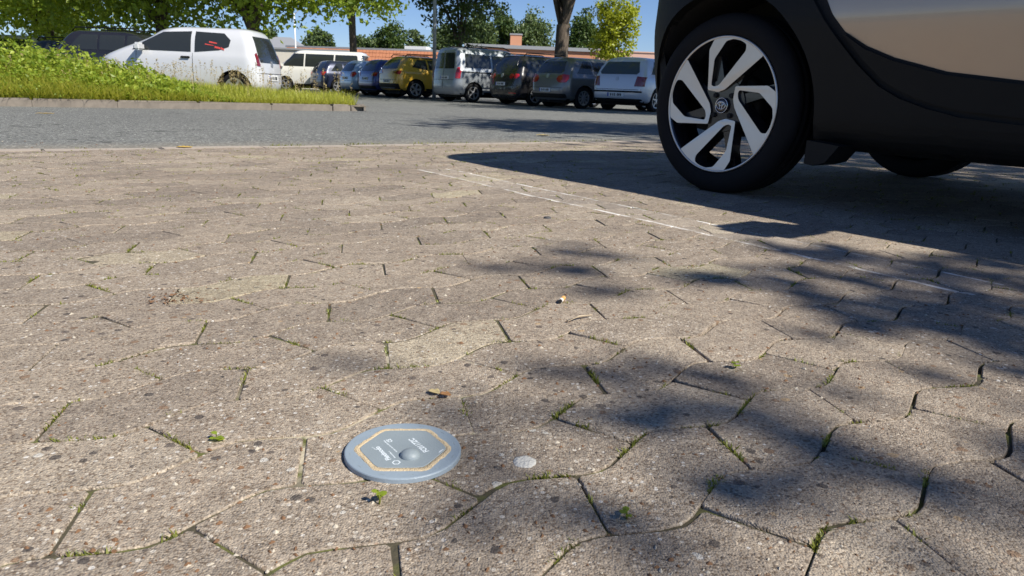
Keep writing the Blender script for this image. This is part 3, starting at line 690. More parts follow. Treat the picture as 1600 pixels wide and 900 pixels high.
def cut_arches(me, axles, r, depth, w, seg=40):
    o = bpy.data.objects.new('tmp', me); C.objects.link(o); bm = bmesh.new()
    for ax, az in axles:
        for s in (-1, 1):
            bmesh.ops.create_cone(bm, cap_ends=True, segments=seg, radius1=r, radius2=r, depth=depth*2, matrix=Matrix.Translation((ax, s*w, az)) @ Matrix.Rotation(math.pi/2, 4, 'X'))
    cm = bpy.data.meshes.new('cut'); bm.to_mesh(cm); bm.free(); co = bpy.data.objects.new('cut', cm); C.objects.link(co)
    md = o.modifiers.new('b', 'BOOLEAN'); md.operation = 'DIFFERENCE'; md.object = co; md.solver = 'EXACT'
    dg = bpy.context.evaluated_depsgraph_get(); m2 = bpy.data.meshes.new_from_object(o.evaluated_get(dg))
    bpy.data.objects.remove(o); bpy.data.objects.remove(co)
    m2.materials.clear()
    return m2
def skin(bvh, poly, axis, side, offs, thick=.02, maxlen=.12):
    """polygon drawn on the side (x,z) or end (y,z) of a car, wrapped on its surface"""
    bm = bmesh.new(); vs_ = []
    for a, b in poly: vs_.append(bm.verts.new((a, 0, b)))
    for t3 in tessellate_polygon([[v.co.copy() for v in vs_]]):
        try: bm.faces.new([vs_[i] for i in t3])
        except ValueError: pass
    for _ in range(6):
        es = [e for e in bm.edges if e.calc_length() > maxlen]
        if not es: break
        bmesh.ops.subdivide_edges(bm, edges=es, cuts=1); bmesh.ops.triangulate(bm, faces=[f for f in bm.faces if len(f.verts) > 3], ngon_method='EAR_CLIP')
    for v in bm.verts:
        a, b = v.co.x, v.co.z
        if axis == 'Y': o, d = Vector((a, side*4, b)), Vector((0, -side, 0))
        elif axis == 'X': o, d = Vector((side*6, a, b)), Vector((-side, 0, 0))
        hit = bvh.ray_cast(o, d)
        if hit[0] is None: hit = bvh.find_nearest(Vector((a, side*.8, b)) if axis == 'Y' else Vector((side*2, a, b)))
        nrm = hit[1]; nrm = nrm if nrm.dot(d) < 0 else -nrm
        v.co = hit[0]+nrm*offs
    bmesh.ops.recalc_face_normals(bm, faces=bm.faces[:])
    f0 = bm.faces[:]; want = Vector((0, side, 0)) if axis == 'Y' else Vector((side, 0, 0))
    if sum((f.normal.dot(want) for f in f0)) < 0: bmesh.ops.reverse_faces(bm, faces=f0)
    be = [e for e in bm.edges if e.is_boundary]; ex = bmesh.ops.extrude_edge_only(bm, edges=be)
    dd = -want
    for v in [g for g in ex['geom'] if isinstance(g, bmesh.types.BMVert)]: v.co += dd*thick
    bmesh.ops.recalc_face_normals(bm, faces=bm.faces[:])
    return bm
def rpoly(x0, z0, x1, z1, r=.03): return [(x0+r, z0), (x1-r, z0), (x1, z0+r), (x1, z1-r), (x1-r, z1), (x0+r, z1), (x0, z1-r), (x0, z0+r)]
wheel_cache = {}
def wheel_parts(r, rim_r, width, nsp, key):
    if key in wheel_cache: return wheel_cache[key]
    h = width/2
    ty = lathe('wheel', [(rim_r, -h*.9), (r-.05, -h), (r-.012, -h*.86), (r, -h*.6), (r, h*.6), (r-.012, h*.86), (r-.05, h), (rim_r, h*.9), (rim_r-.012, h*.5), (rim_r-.012, -h*.5)], M['rubber'], None, 32, 'Y', True, True)
    bm = bmesh.new()
    for k in range(nsp):
        a = 2*math.pi*k/nsp; L = rim_r-.01
        for sp in ((-.05, .05) if key.endswith('d') else (0,)):
            vs_ = bm_box(bm, (0.02, h*.55, -.022), (L, h*.82, .022), Matrix.Rotation(-(a+sp*2), 4, 'Y'))
    v0 = len(bm.verts)
    bmesh.ops.create_cone(bm, cap_ends=True, segments=20, radius1=.06, radius2=.05, depth=.04, matrix=Matrix.Translation((0, h*.75, 0)) @ Matrix.Rotation(-math.pi/2, 4, 'X'))
    rimring = []
    N_ = 32
    for rad, yy in ((rim_r-.002, h*.9), (rim_r-.03, h*.86), (rim_r-.03, h*.3)):
        rimring.append([bm.verts.new((rad*math.cos(2*math.pi*i/N_), yy, rad*math.sin(2*math.pi*i/N_))) for i in range(N_)])
    for q_ in range(2):
        for i in range(N_): bm.faces.new((rimring[q_][i], rimring[q_][(i+1) % N_], rimring[q_+1][(i+1) % N_], rimring[q_+1][i]))
    rim = frombm('rim', bm, M['alloy_far'])
    back = lathe('brake_disc', [(.0, h*.2), (rim_r-.012, h*.2), (rim_r-.012, h*.1), (0, h*.1)], M['black'], None, 24, 'Y', False)
    out = tuple(o.data for o in (ty, rim, back))
    for o in (ty, rim, back): bpy.data.objects.remove(o)
    wheel_cache[key] = out; return out
def put_wheel(root, x, side, z, w, key, args):
    ty, rim, back = wheel_parts(*args, key)
    o = link(bpy.data.objects.new('wheel', ty), root); o.location = (x, side*w, z); o.rotation_euler = (0, random.Random(x).random()*3, 0 if side > 0 else math.pi)
    link(bpy.data.objects.new('rim', rim), o); link(bpy.data.objects.new('brake_disc', back), o)
body_cache = {}
SHAPES = {}
def hatch(L, W, H, hood=.8, belt=.93, roofR=.30, ws=.9, wt=.05, rear_lean=.22, wheel=.315, wb=None, clear=.2, roofw=.60, tail=0.0):
    l, w = L/2, W/2
    return dict(L=L, W=W, H=H, wheel=wheel, wb=wb or L*.615, belt=belt, lv=[
        (clear, -l+.16, l-.20, w-.10, dict(rr=.25, rf=.35)), (clear+.06, -l+.05, l-.06, w-.03, dict(rr=.26, rf=.4)), (clear+.22, -l, l, w-.005, dict(rr=.26, rf=.42)),
        (clear+.40, -l+.015, l-.03, w, dict(rr=.24, rf=.42)), (belt-.12, -l+.04, l-.10, w-.008, dict(rr=.2, rf=.42, zf=hood-.14)), (belt-.02, -l+.06+tail, l-.24, w-.03, dict(rr=.2, rf=.4, zf=hood-.02)),
        (belt+.03, -l+.08+tail, l-1.0*ws, w-.06, dict(rr=.18, rf=.25, zf=hood+.16)),
        ((belt+H)/2+.02, -l+.08+tail+rear_lean*.45, l-1.0*ws-.50, w-.13, dict(rr=.16, rf=.25)),
        (H-.10, -l+.06+tail+rear_lean*.95, wt+.10, w-.235, dict(rr=.16, rf=.25)), (H-.03, -l+.10+tail+rear_lean, wt-.12, w-.33, dict(rr=.2, rf=.3)), (H, -l+.3+tail+rear_lean, wt-.4, w-.5, dict(rr=.15, rf=.2))])
SHAPES['up'] = hatch(3.54, 1.64, 1.48, hood=.90, belt=.95, ws=.72, wt=.36, rear_lean=.17, wheel=.30, wb=2.42)
SHAPES['golf'] = hatch(4.2, 1.76, 1.48, hood=.86, belt=.93, ws=1.02, wt=.1, rear_lean=.34, wheel=.315, wb=2.58)
SHAPES['golf4'] = hatch(4.15, 1.73, 1.44, hood=.84, belt=.92, ws=1.05, wt=.1, rear_lean=.30, wheel=.31, wb=2.51)
SHAPES['plus'] = hatch(4.2, 1.76, 1.58, hood=.92, belt=.96, ws=.95, wt=.25, rear_lean=.30, wheel=.315, wb=2.58)
SHAPES['small'] = hatch(3.95, 1.69, 1.46, hood=.86, belt=.93, ws=.95, wt=.1, rear_lean=.34, wheel=.30, wb=2.47)
SHAPES['suv'] = hatch(4.25, 1.82, 1.58, hood=.98, belt=1.03, ws=1.0, wt=.15, rear_lean=.42, wheel=.345, wb=2.59, clear=.26)
SHAPES['bigsuv'] = hatch(4.5, 1.84, 1.66, hood=1.02, belt=1.08, ws=1.05, wt=.2, rear_lean=.34, wheel=.35, wb=2.65, clear=.26)
SHAPES['boxvan'] = hatch(4.36, 1.75, 1.82, hood=1.0, belt=1.08, ws=.95, wt=.45, rear_lean=.07, wheel=.32, wb=2.81, clear=.22)
SHAPES['bus'] = hatch(4.9, 1.90, 1.97, hood=1.06, belt=1.12, ws=.62, wt=1.05, rear_lean=.10, wheel=.335, wb=3.0, clear=.24)
def car(shape, label, paintm, pos, heading, side_win, rear_win, lights, windscreen=True, name='parked_car', plate=None, rail=False, group=None, extras=None, rimkey='s5', nsp=5, trim_bumper=None, glass='glass', handles=None):
    S = SHAPES[shape]; root = empty(name, (pos[0], pos[1], gz(*pos)), heading); tag(root, label, 'car', group)
    l, w = S['L']/2, S['W']/2; zr = S['wheel']; xa = -S['wb']/2 - .02; axles = [(xa, zr), (xa+S['wb'], zr)]
    if shape not in body_cache:
        raw = loft(S['lv'], 1); bm = bmesh.new(); bm.from_mesh(raw); bvh = BVHTree.FromBMesh(bm); bm.free()
        body_cache[shape] = (cut_arches(raw, axles, zr+.05, .30, w), bvh)
    bme, bvh = body_cache[shape]; me = bme.copy(); me.materials.append(M[paintm]); me.materials.append(M['black'])
    idx = []
    for p in me.polygons:
        c = p.center; inn = any(math.hypot(c.x-ax, c.z-az) < zr+.052 and (Vector((ax-c.x, 0, az-c.z)).dot(p.normal) > .01 or abs(p.normal.y) > .9 and abs(c.y) < w-.1) for ax, az in axles)
        idx.append(1 if inn or (p.normal.z < -.85 and c.z < .4) else 0)
    me.polygons.foreach_set('material_index', idx); me.polygons.foreach_set('use_smooth', [True]*len(idx))
    bo = link(bpy.data.objects.new('body', me), root)
    md = bo.modifiers.new('es', 'EDGE_SPLIT'); md.split_angle = R(38)
    def put(nm, poly, axis, side, mat, offs=.006, par=None, **k): return frombm(nm, skin(bvh, poly, axis, side, offs, **k), M[mat], par or root, False)
    for side in (1, -1):
        for pl in side_win: put('side_window', pl, 'Y', side, glass)
        for ax, az in axles:                                    # thin wheel arch edge
            V, Fc = [], []
        for hx, hz2 in (handles or []): put('door_handle', rpoly(hx-.09, hz2-.015, hx+.09, hz2+.02, .012), 'Y', side, paintm if paintm != 'paint_white' else 'trim', .03, thick=.04)
        for sx in ([s for s in S.get('seams', [])]): put('door_seam', [(sx-.004, .36), (sx+.004, .36), (sx+.004, S['belt']), (sx-.004, S['belt'])], 'Y', side, 'black', .003)
        put('sill', [(xa+zr+.07, S['lv'][0][0]+.03), (xa+S['wb']-zr-.07, S['lv'][0][0]+.03), (xa+S['wb']-zr-.07, S['lv'][0][0]+.13), (xa+zr+.07, S['lv'][0][0]+.13)], 'Y', side, 'trim', .01)
        bm = bmesh.new(); bm_box(bm, (-.07, -.11, -.07), (.07, .11, .08)); bmesh.ops.bevel(bm, geom=bm.edges[:], offset=.035, segments=2, affect='EDGES')
        mo = frombm('wing_mirror', bm, M[paintm], root); mo.location = (l-1.0-.18 if shape != 'bus' else l-.85, side*(w+.09), S['belt']+.08)
        for ax, az in axles: put_wheel(root, ax, side, zr, w-.125, shape+rimkey, (zr, zr*.68, .2, nsp))
    put('hatch_seam', rpoly(-w+.12, S['belt']-.35, w-.12, S['belt']-.338, .003), 'X', -1, 'black', .003)
    put('rear_window', rear_win, 'X', -1, glass)
    for pl, mt in lights:
        for s in (1, -1): put('tail_light', [(s*a, b) for a, b in pl][::s], 'X', -1, mt, .012, maxlen=.06)
    if windscreen:
        zb, zt = S['belt']+.06, S['H']-.11; put('windscreen', [(-w+.20, zb), (w-.20, zb), (w-.33, zt), (-w+.33, zt)], 'X', 1, glass, .006)
    for s in (1, -1): put('headlight', [(s*(w-.42), S['belt']-.32), (s*(w-.10), S['belt']-.30), (s*(w-.06), S['belt']-.15), (s*(w-.40), S['belt']-.20)][::s], 'X', 1, 'lens', .008, maxlen=.08)
    put('grille', rpoly(-w+.5, S['belt']-.36, w-.5, S['belt']-.24), 'X', 1, 'trim', .006); put('front_bumper_grille', rpoly(-w+.35, .3, w-.35, .46), 'X', 1, 'trim', .006)
    if trim_bumper: put('bumper_trim', rpoly(-w+.1, trim_bumper[0], w-.1, trim_bumper[1], .02), 'X', -1, 'trim', .012)
    if plate:
        py_, pz = plate; pl = put('licence_plate', rpoly(py_-.26, pz-.055, py_+.26, pz+.055, .01), 'X', -1, 'plate', .016, maxlen=.3)
        put('plate_band', rpoly(py_+.215, pz-.05, py_+.255, pz+.05, .006), 'X', -1, 'blue', .019, pl, maxlen=.3)
        for q_ in (-.17, -.12, -.07, .01, .07, .14): put('plate_character', rpoly(py_+q_-.017, pz-.035, py_+q_+.017, pz+.035, .01), 'X', -1, 'ink', .019, pl, maxlen=.3)
    if rail:
        for s in (1, -1):
            yy = s*(w-.33); tube('roof_rail', [(-l+.5, yy, S['H']-.05), (-l+.6, yy, S['H']+.05), (0, yy, S['H']+.06), (.25, yy, S['H']-.03)], [.018]*4, M['trim'], root)
    bm = bmesh.new(); bm_box(bm, (-l+.25, -w+.32, .16), (l-.3, w-.32, .3)); frombm('floor_pan', bm, M['black'], root)
    if extras: extras(put, root, S)
    return root
M['paint_white'] = paint('paint_white', (0.66, 0.67, 0.69), .1, .3); M['paint_bus'] = paint('paint_bus', (0.80, 0.79, 0.74), .0, .35); M['paint_black'] = paint('paint_black', (0.012, 0.012, 0.016), .2, .25)
M['paint_grey'] = paint('paint_grey', (0.16, 0.16, 0.165), .55, .33); M['paint_silver'] = paint('paint_silver', (0.40, 0.42, 0.45), .5, .33); M['paint_navy'] = paint('paint_navy', (0.012, 0.02, 0.055), .3)
M['paint_blue'] = paint('paint_blue', (0.014, 0.03, 0.19), .3); M['paint_sky'] = paint('paint_sky', (0.36, 0.50, 0.68), .3); M['paint_yellow'] = paint('paint_yellow', (0.62, 0.36, 0.015), .1)
M['paint_vangrey'] = paint('paint_vangrey', (0.33, 0.36, 0.39), .45, .35)
M['paint_golf4'] = paint('paint_golf4', (0.58, 0.61, 0.66), .3, .33)
def win5(zb, zt, rb, rt, fb, ft, splits, up_=.0, lean=.05):
    """side glass between a rear and a front edge, split at the pillars"""
    def xr_(z): return rb+(rt-rb)*(z-zb)/(zt-zb)
    def xf_(z): return fb+(ft-fb)*(z-zb)/(zt-zb)
    out = []; cuts = [None]+list(splits)+[None]
    for a, b in zip(cuts, cuts[1:]):
        lo0 = rb if a is None else a+.035; hi0 = rt if a is None else a+.035-lean*.5
        lo1 = fb if b is None else b-.035; hi1 = ft if b is None else b-.035-lean*.5
        z0 = zb+(up_ if a is None else 0)
        pl = [(lo0, z0), (lo1, zb), (hi1, zt), (hi0, zt)]
        if b is None and lo1-hi1 > .1: pl = [(lo0, z0), (lo1, zb), (lo1-(lo1-hi1)*.55, zb+(zt-zb)*.62), (hi1, zt), (hi0, zt)]
        if a is None: pl = pl[:-1] + [(hi0+.07, zt), (hi0+.015, zt-.05)]
        out.append(pl)
    return out
TR = math.atan2(TD.y, TD.x)
SHAPES['up']['seams'] = [-.42, .72]
for k_ in ('golf', 'golf4', 'plus', 'small', 'suv', 'bigsuv'): SHAPES[k_]['seams'] = [-.14, .98]
SHAPES['boxvan']['seams'] = [-.35, .75]; SHAPES['bus']['seams'] = [.2, 1.3]
def up_extra(put, root, S):
    for k, (a, b, c, d) in enumerate([(-.98, 1.04, -.86, 1.10), (-.84, 1.10, -.66, 1.14), (-1.05, 1.02, -.99, 1.08), (-.90, 1.14, -.74, 1.19)]): put('red_sticker', [(a, b), (c, b+.02), (c, d), (a, d-.03)], 'Y', 1, 'redsticker', .010)
    put('tailgate_badge', rpoly(-.06, .74, .06, .86, .03), 'X', -1, 'alloy_far', .012)
def carpos(px, depth, shape, ang=TR):                         # from where the rear of the car stands
    depth *= 1.05; x, y = at(px, depth); l = SHAPES[shape]['L']/2; return (x+math.cos(ang)*l, y+math.sin(ang)*l)
car('up', 'small white three door hatchback with a red print in its rear side window', 'paint_white', (-6.98, 15.9), R(179), [[(-1.14, 1.09), (-.95, 1.02), (-.46, .97), (-.44, 1.37), (-1.02, 1.35), (-1.17, 1.22)], [(-.38, .97), (.80, .98), (.62, 1.12), (.22, 1.34), (-.36, 1.37)]],
    [(-.56, .82), (.56, .82), (.60, .92), (.50, 1.32), (-.50, 1.32), (-.60, .92)], [([(.60, .74), (.69, .75), (.675, .96), (.62, 1.0), (.615, .9)], 'darkred')], plate=(0, .52), extras=up_extra, handles=[(-.28, .86)], glass='glass')
car('bigsuv', 'black estate car with roof rails, its tail turned to the weeds', 'paint_black', (-10.7, 21.6), R(-3), win5(1.12, 1.52, -1.75, -1.5, .78, .15, (-.9, -.12)), rpoly(-.6, 1.12, .6, 1.5, .06), [([(.55, .9), (.85, .9), (.85, 1.1), (.6, 1.08)], 'red')], rail=True)
car('suv', 'dark car with pale roof farthest along behind the weeds', 'paint_navy', (-15.2, 26.8), R(-5), win5(1.06, 1.46, -1.7, -1.45, .8, .15, (-.9, -.1)), rpoly(-.6, 1.08, .6, 1.45, .06), [([(.55, .9), (.83, .9), (.83, 1.06), (.6, 1.05)], 'red')], rail=True)
car('bus', 'white van half seen through leaves behind the weeds', 'paint_bus', (-23.0, 33.5), R(175), win5(1.2, 1.78, -2.1, -2.05, 1.6, 1.12, (-.9, .5)), rpoly(-.75, 1.2, .75, 1.8, .08), [([(.72, .85), (.86, .85), (.86, 1.25), (.72, 1.25)], 'red')], name='parked_van')
car('bus', 'white passenger van facing left behind the dark hatchbacks', 'paint_bus', (-10.0, 37.6), R(180), win5(1.18, 1.78, -2.1, -2.05, 1.62, 1.14, (-.9, .55)), rpoly(-.75, 1.2, .75, 1.8, .08), [([(.72, .85), (.86, .85), (.86, 1.25), (.72, 1.25)], 'red')], name='parked_van')
ROW = 'cars parked in the far row'
car('golf4', 'white older hatchback with dark bumper strip at the road end of the row', 'paint_golf4', carpos(958, 19.4, 'golf4', R(50)), R(50), win5(.98, 1.31, -1.6, -1.35, .85, .2, (-.95, -.1)), [(-.56, .97), (.56, .97), (.62, 1.03), (.50, 1.30), (-.50, 1.30), (-.62, 1.03)],
    [([(.55, .66), (.80, .66), (.81, .90), (.60, .92)], 'darkred')], plate=(0, .44), group=ROW, trim_bumper=(.50, .545), extras=lambda put, root, S: (put('tailgate_badge', rpoly(-.05, .80, .05, .90, .03), 'X', -1, 'alloy_far', .012), put('rear_bumper_trim', rpoly(-.75, .22, .75, .34, .02), 'X', -1, 'trim', .012)), glass='glass_green')
car('golf', 'dark grey hatchback with big round bright red tail lights', 'paint_grey', carpos(853, 21.3, 'golf'), TR, win5(1.0, 1.35, -1.6, -1.35, .85, .2, (-.95, -.1)), [(-.54, 1.0), (.54, 1.0), (.62, 1.06), (.48, 1.34), (-.48, 1.34), (-.62, 1.06)],
    [([(.42, .84), (.48, .76), (.60, .73), (.78, .74), (.82, .84), (.80, .95), (.64, .97), (.48, .92)], 'red')], plate=(0.05, .52), group=ROW, trim_bumper=(.30, .42), extras=lambda put, root, S: put('tailgate_badge', rpoly(-.06, .86, .06, .98, .03), 'X', -1, 'alloy_far', .012), nsp=9, rimkey='s9')
car('plus', 'black tall hatchback with twin round tail lights', 'paint_black', carpos(785, 23.2, 'plus'), TR, win5(1.02, 1.44, -1.62, -1.4, .9, .3, (-.95, -.1)), [(-.54, 1.03), (.54, 1.03), (.62, 1.09), (.50, 1.44), (-.50, 1.44), (-.62, 1.09)],
    [([(.40, .90), (.44, .83), (.52, .82), (.58, .88), (.56, .96), (.46, .98)], 'red'), ([(.60, .90), (.64, .83), (.74, .83), (.79, .90), (.76, .97), (.66, .98)], 'red')], plate=(0.05, .66), group=ROW, rail=True, extras=lambda put, root, S: (put('tailgate_badge', rpoly(-.06, .86, .06, .98, .03), 'X', -1, 'alloy_far', .012), put('reflector', rpoly(-.72, .36, -.42, .40, .01), 'X', -1, 'red', .012)))
def van_extra(put, root, S):
    put('rear_bumper_trim', rpoly(-.78, .26, .78, .40, .03), 'X', -1, 'cap', .02); put('door_split', rpoly(-.008, .45, .008, 1.72, .002), 'X', -1, 'black', .004)
    put('side_rail', rpoly(-2.0, .985, -.35, 1.01, .008), 'Y', -1, 'trim', .012)
car('boxvan', 'boxy silver van with roof rails and dappled light on its side', 'paint_vangrey', carpos(697, 24.7, 'boxvan'), TR, [[(-1.75, 1.16), (-1.68, 1.14), (-.70, 1.14), (-.70, 1.58), (-1.72, 1.60)], [(-.62, 1.14), (.30, 1.14), (.30, 1.58), (-.62, 1.58)], [(.38, 1.14), (1.05, 1.16), (.85, 1.42), (.62, 1.58), (.38, 1.58)]],
    [(-.62, 1.10), (-.05, 1.10), (-.05, 1.62), (-.58, 1.62)], [([(.72, .78), (.84, .78), (.84, 1.16), (.74, 1.14)], 'red')], plate=(-.1, .80), rail=True, group=ROW, extras=lambda put, root, S: (van_extra(put, root, S), put('rear_door_window', [(.05, 1.10), (.62, 1.10), (.58, 1.62), (.05, 1.62)], 'X', -1, 'glass')))
car('suv', 'golden yellow crossover with black wheel arches and bright alloy wheels', 'paint_yellow', carpos(613, 27.6, 'suv'), TR, win5(1.08, 1.44, -1.45, -1.25, .9, .25, (-.75, -.05), up_=.08), [(-.56, 1.08), (.56, 1.08), (.64, 1.12), (.46, 1.43), (-.46, 1.43), (-.64, 1.12)],
    [([(.42, .92), (.84, .88), (.85, 1.02), (.46, 1.02)], 'darkred')], plate=(0, .62), group=ROW, trim_bumper=(.34, .54), rail=True, rimkey='s5d', extras=lambda put, root, S: (put('bumper_strip', rpoly(-.6, .36, .6, .40, .015), 'X', -1, 'chrome', .016), put('roof_band', rpoly(-1.5, 1.475, .2, 1.50, .008), 'Y', -1, 'gloss_black', .006)))
car('golf', 'deep blue hatchback between the yellow crossover and the pale blue car', 'paint_blue', carpos(580, 29.6, 'golf'), TR, win5(1.0, 1.35, -1.6, -1.35, .85, .2, (-.95, -.1)), [(-.54, 1.0), (.54, 1.0), (.62, 1.06), (.48, 1.34), (-.48, 1.34), (-.62, 1.06)], [([(.50, .80), (.80, .80), (.82, .95), (.56, .95)], 'darkred')], plate=(0, .70), group=ROW, trim_bumper=(.30, .42))
car('small', 'pale blue small hatchback with oval red tail lights', 'paint_sky', carpos(550, 31.4, 'small'), TR, win5(1.0, 1.33, -1.5, -1.25, .85, .2, (-.9, -.1)), [(-.50, .99), (.50, .99), (.58, 1.05), (.46, 1.32), (-.46, 1.32), (-.58, 1.05)], [([(.46, .80), (.56, .74), (.74, .76), (.80, .88), (.72, .97), (.54, .95)], 'red')], plate=(0, .70), group=ROW)
car('golf', 'very dark blue hatchback in front of the white passenger van', 'paint_navy', carpos(505, 33.8, 'golf'), TR, win5(1.0, 1.35, -1.6, -1.35, .85, .2, (-.95, -.1)), [(-.54, 1.0), (.54, 1.0), (.62, 1.06), (.48, 1.34), (-.48, 1.34), (-.62, 1.06)], [([(.50, .80), (.80, .80), (.82, .95), (.56, .95)], 'red')], plate=(0, .70), group=ROW)
# ------------------------------------------------------------------ the near car: rear wheel side
def emblem_tube(parent, cx, cz, a, b, y, rr=.0011, n=28):
    pts = [Vector((cx+a*math.cos(2*math.pi*k/n), y, cz+b*math.sin(2*math.pi*k/n))) for k in range(n)]
    V, Fc = [], []
    for k, p in enumerate(pts):
        d = Vector(((p.x-cx)/a/a, 0, (p.z-cz)/b/b)).normalized()
        for q_ in range(6):
            th = 2*math.pi*q_/6; V.append(p + d*rr*math.cos(th) + Vector((0, rr*math.sin(th), 0)))
    for k in range(n):
        for q_ in range(6): Fc.append((k*6+q_, k*6+(q_+1) % 6, ((k+1) % n)*6+(q_+1) % 6, ((k+1) % n)*6+q_))
    return pydata('emblem_ring', V, Fc, M['chrome'], parent, True)
def big_wheel(root, x, side, y):
    RT, RR, h = .322, .243, .088
    wh = lathe('wheel', [(RR-.004, -h*.80), (RR+.006, -h*.93), (RR+.012, -h*.97), (RR+.03, -h*1.0), (RT-.035, -h), (RT-.018, -h*.93), (RT-.006, -h*.82), (RT, -h*.66)] + [p for g in (-.45, 0, .45) for p in ((RT, h*(g-.06)), (RT-.007, h*(g-.05)), (RT-.007, h*(g+.05)), (RT, h*(g+.06)))] + [(RT, h*.66), (RT-.006, h*.82), (RT-.02, h*.95), (RT-.05, h), (RR+.01, h*.95), (RR-.004, h*.8)], M['rubber'], root, 96, 'Y', True, False)
    wh.location = (x, y, RT-.002); wh.rotation_euler = (0, 0, 0 if side < 0 else math.pi)
    rim = lathe('rim', [(RR*.985, -h*.93), (RR*.965, -h*.90), (RR*.955, -h*.80), (RR*.93, -h*.3), (RR*.90, h*.5), (RR*.97, h*.75)], M['gloss_black'], wh, 72, 'Y', True)
    lathe('rim_lip', [(RR*1.003, -h*.90), (RR*1.0, -h*.955), (RR*.985, -h*.965), (RR*.972, -h*.935)], M['alloy'], rim, 96, 'Y', True)
    P2 = lambda r_, a: Vector((r_*math.cos(R(a)), r_*math.sin(R(a))))
    def soft(pts, rad):
        o_ = []
        for i_ in range(len(pts)):
            p0, p1, p2 = pts[i_-1], pts[i_], pts[(i_+1) % len(pts)]; a_, b_ = p0-p1, p2-p1; ra = min(rad, a_.length*.4); rb_ = min(rad, b_.length*.4); s_, e_ = p1+a_.normalized()*ra, p1+b_.normalized()*rb_
            o_ += [s_, s_*.25+p1*.5+e_*.25, e_]
        return o_
    out = soft([P2(.36, 142.5), P2(.86, 110.5), P2(.975, 103)] + [P2(.98, 102-4*k) for k in range(1, 14)] + [P2(.972, 46.5), P2(.235, 84), P2(.215, 116)], .022)
    inn = soft([P2(.37, 128.5), P2(.70, 106.5), P2(.925, 90), P2(.96, 82), P2(.96, 74), P2(.945, 67.5), P2(.86, 65.3), P2(.31, 106), P2(.32, 122)], .03)
    xy = lambda L, a0: [tuple((Matrix.Rotation(R(a0), 2) @ p)*RR) for p in L]
    for k in range(4):
        o2, i2 = xy(out, 90*k), xy(inn, 90*k); yf = -h*.93
        dish = lambda p: yf + .016*(1-min(1, math.hypot(*p)/RR))**1.0*1.2
        tris = tessellate_polygon([[Vector((p[0], p[1], 0)) for p in o2], [Vector((p[0], p[1], 0)) for p in i2]])
        allp = o2+i2; n0, n1 = len(o2), len(i2); V = [(p[0], dish(p), p[1]) for p in allp]; Fc = []
        for t3 in tris:
            a, b, c = [Vector(V[i]) for i in t3]; nn_ = (b-a).cross(c-a); Fc.append(tuple(t3) if nn_.y < 0 else tuple(t3)[::-1])
        idx = [0]*len(Fc); b0 = len(V)
        V += [(p[0]*.985, dish(p)+.004, p[1]*.985) for p in allp]; b1 = len(V)
        cxs = sum(p[0] for p in i2)/n1; cys = sum(p[1] for p in i2)/n1
        V += [(p[0], dish(p)+.05, p[1]) for p in o2] + [(p[0]+(cxs-p[0])*.16, dish(p)+.055, p[1]+(cys-p[1])*.16) for p in i2]
        for st, n_ in ((0, n0), (n0, n1)):
            for q_ in range(n_):
                a, b = st+q_, st+(q_+1) % n_
                Fc.append((a, b, b1+b, b1+a)); idx.append(1)
        V = [v for v in V]
        sp = pydata('spoke', V, Fc, None, rim, False, [M['alloy'], M['gloss_black']], idx)
    # dark centre and the back spokes between the loops
    bm = bmesh.new()
    bmesh.ops.create_cone(bm, cap_ends=True, segments=40, radius1=.105, radius2=.095, depth=.03, matrix=Matrix.Translation((0, -h*.50, 0)) @ Matrix.Rotation(math.pi/2, 4, 'X'))
    for k in range(4):
        for da in (0, 45): bm_box(bm, (.05, -h*.62, -.017), (RR*.93, -h*.2, .017), Matrix.Rotation(-R(62+da+90*k), 4, 'Y'))
    frombm('hub', bm, M['gloss_black'], rim)
    cap = lathe('hub_cap', [(0, -h*.80), (.020, -h*.795), (.0265, -h*.76), (.0275, -h*.60)], M['gloss_black'], rim, 40, 'Y', True)
    emblem_tube(cap, 0, 0, .0265, .0265, -h*.79, .0013); ye = -h*.815
    emblem_tube(cap, 0, 0, .0195, .0135, ye, .0014); emblem_tube(cap, 0, -.0005, .0060, .0128, ye, .0012); emblem_tube(cap, 0, .0055, .0130, .0060, ye, .0012)
    for k in range(4):
        a = R(45+90*k); bm = bmesh.new(); bmesh.ops.create_cone(bm, cap_ends=True, segments=6, radius1=.010, radius2=.009, depth=.02, matrix=Matrix.Translation((.05*math.cos(a), -h*.66, .05*math.sin(a))) @ Matrix.Rotation(math.pi/2, 4, 'X')); frombm('wheel_nut', bm, M['black'], rim)
    lathe('brake_drum', [(0, -h*.05), (.11, -h*.05), (.115, h*.1), (.115, h*.7), (0, h*.7)], M['black'], wh, 36, 'Y', True)
    return wh
S = hatch(3.70, 1.74, 1.51, hood=.92, belt=.99, ws=.80, wt=.25, rear_lean=.22, wheel=.33, wb=2.43, clear=.2)
S['lv'][0] = (.195, -1.60, 1.62, .74, dict(rr=.30, rf=.35)); S['lv'][1] = (.235, -1.74, 1.78, .825, dict(rr=.34, rf=.4)); S['lv'][2] = (.34, -1.84, 1.85, .838, dict(rr=.40, rf=.45)); S['lv'][3] = (.585, -1.835, 1.83, .878, dict(rr=.40, rf=.45)); S['lv'][4] = (.84, -1.79, 1.75, .858, dict(rr=.32, rf=.42, zf=.78)); S['lv'].insert(4, (.615, -1.833, 1.82, .880, dict(rr=.40, rf=.45)))
SHAPES['near'] = S
M['paint_near'] = paint('paint_near', (0.50, 0.39, 0.28), .5, .30)
raw = loft(S['lv'], 2); bm = bmesh.new(); bm.from_mesh(raw); nbvh = BVHTree.FromBMesh(bm); bm.free()
XA = -1.27; AX = [(XA, .32), (XA+2.43, .32)]
me = cut_arches(raw, AX, .392, .33, .87, 112); me.materials.append(M['paint_near']); me.materials.append(M['black'])
idx = []
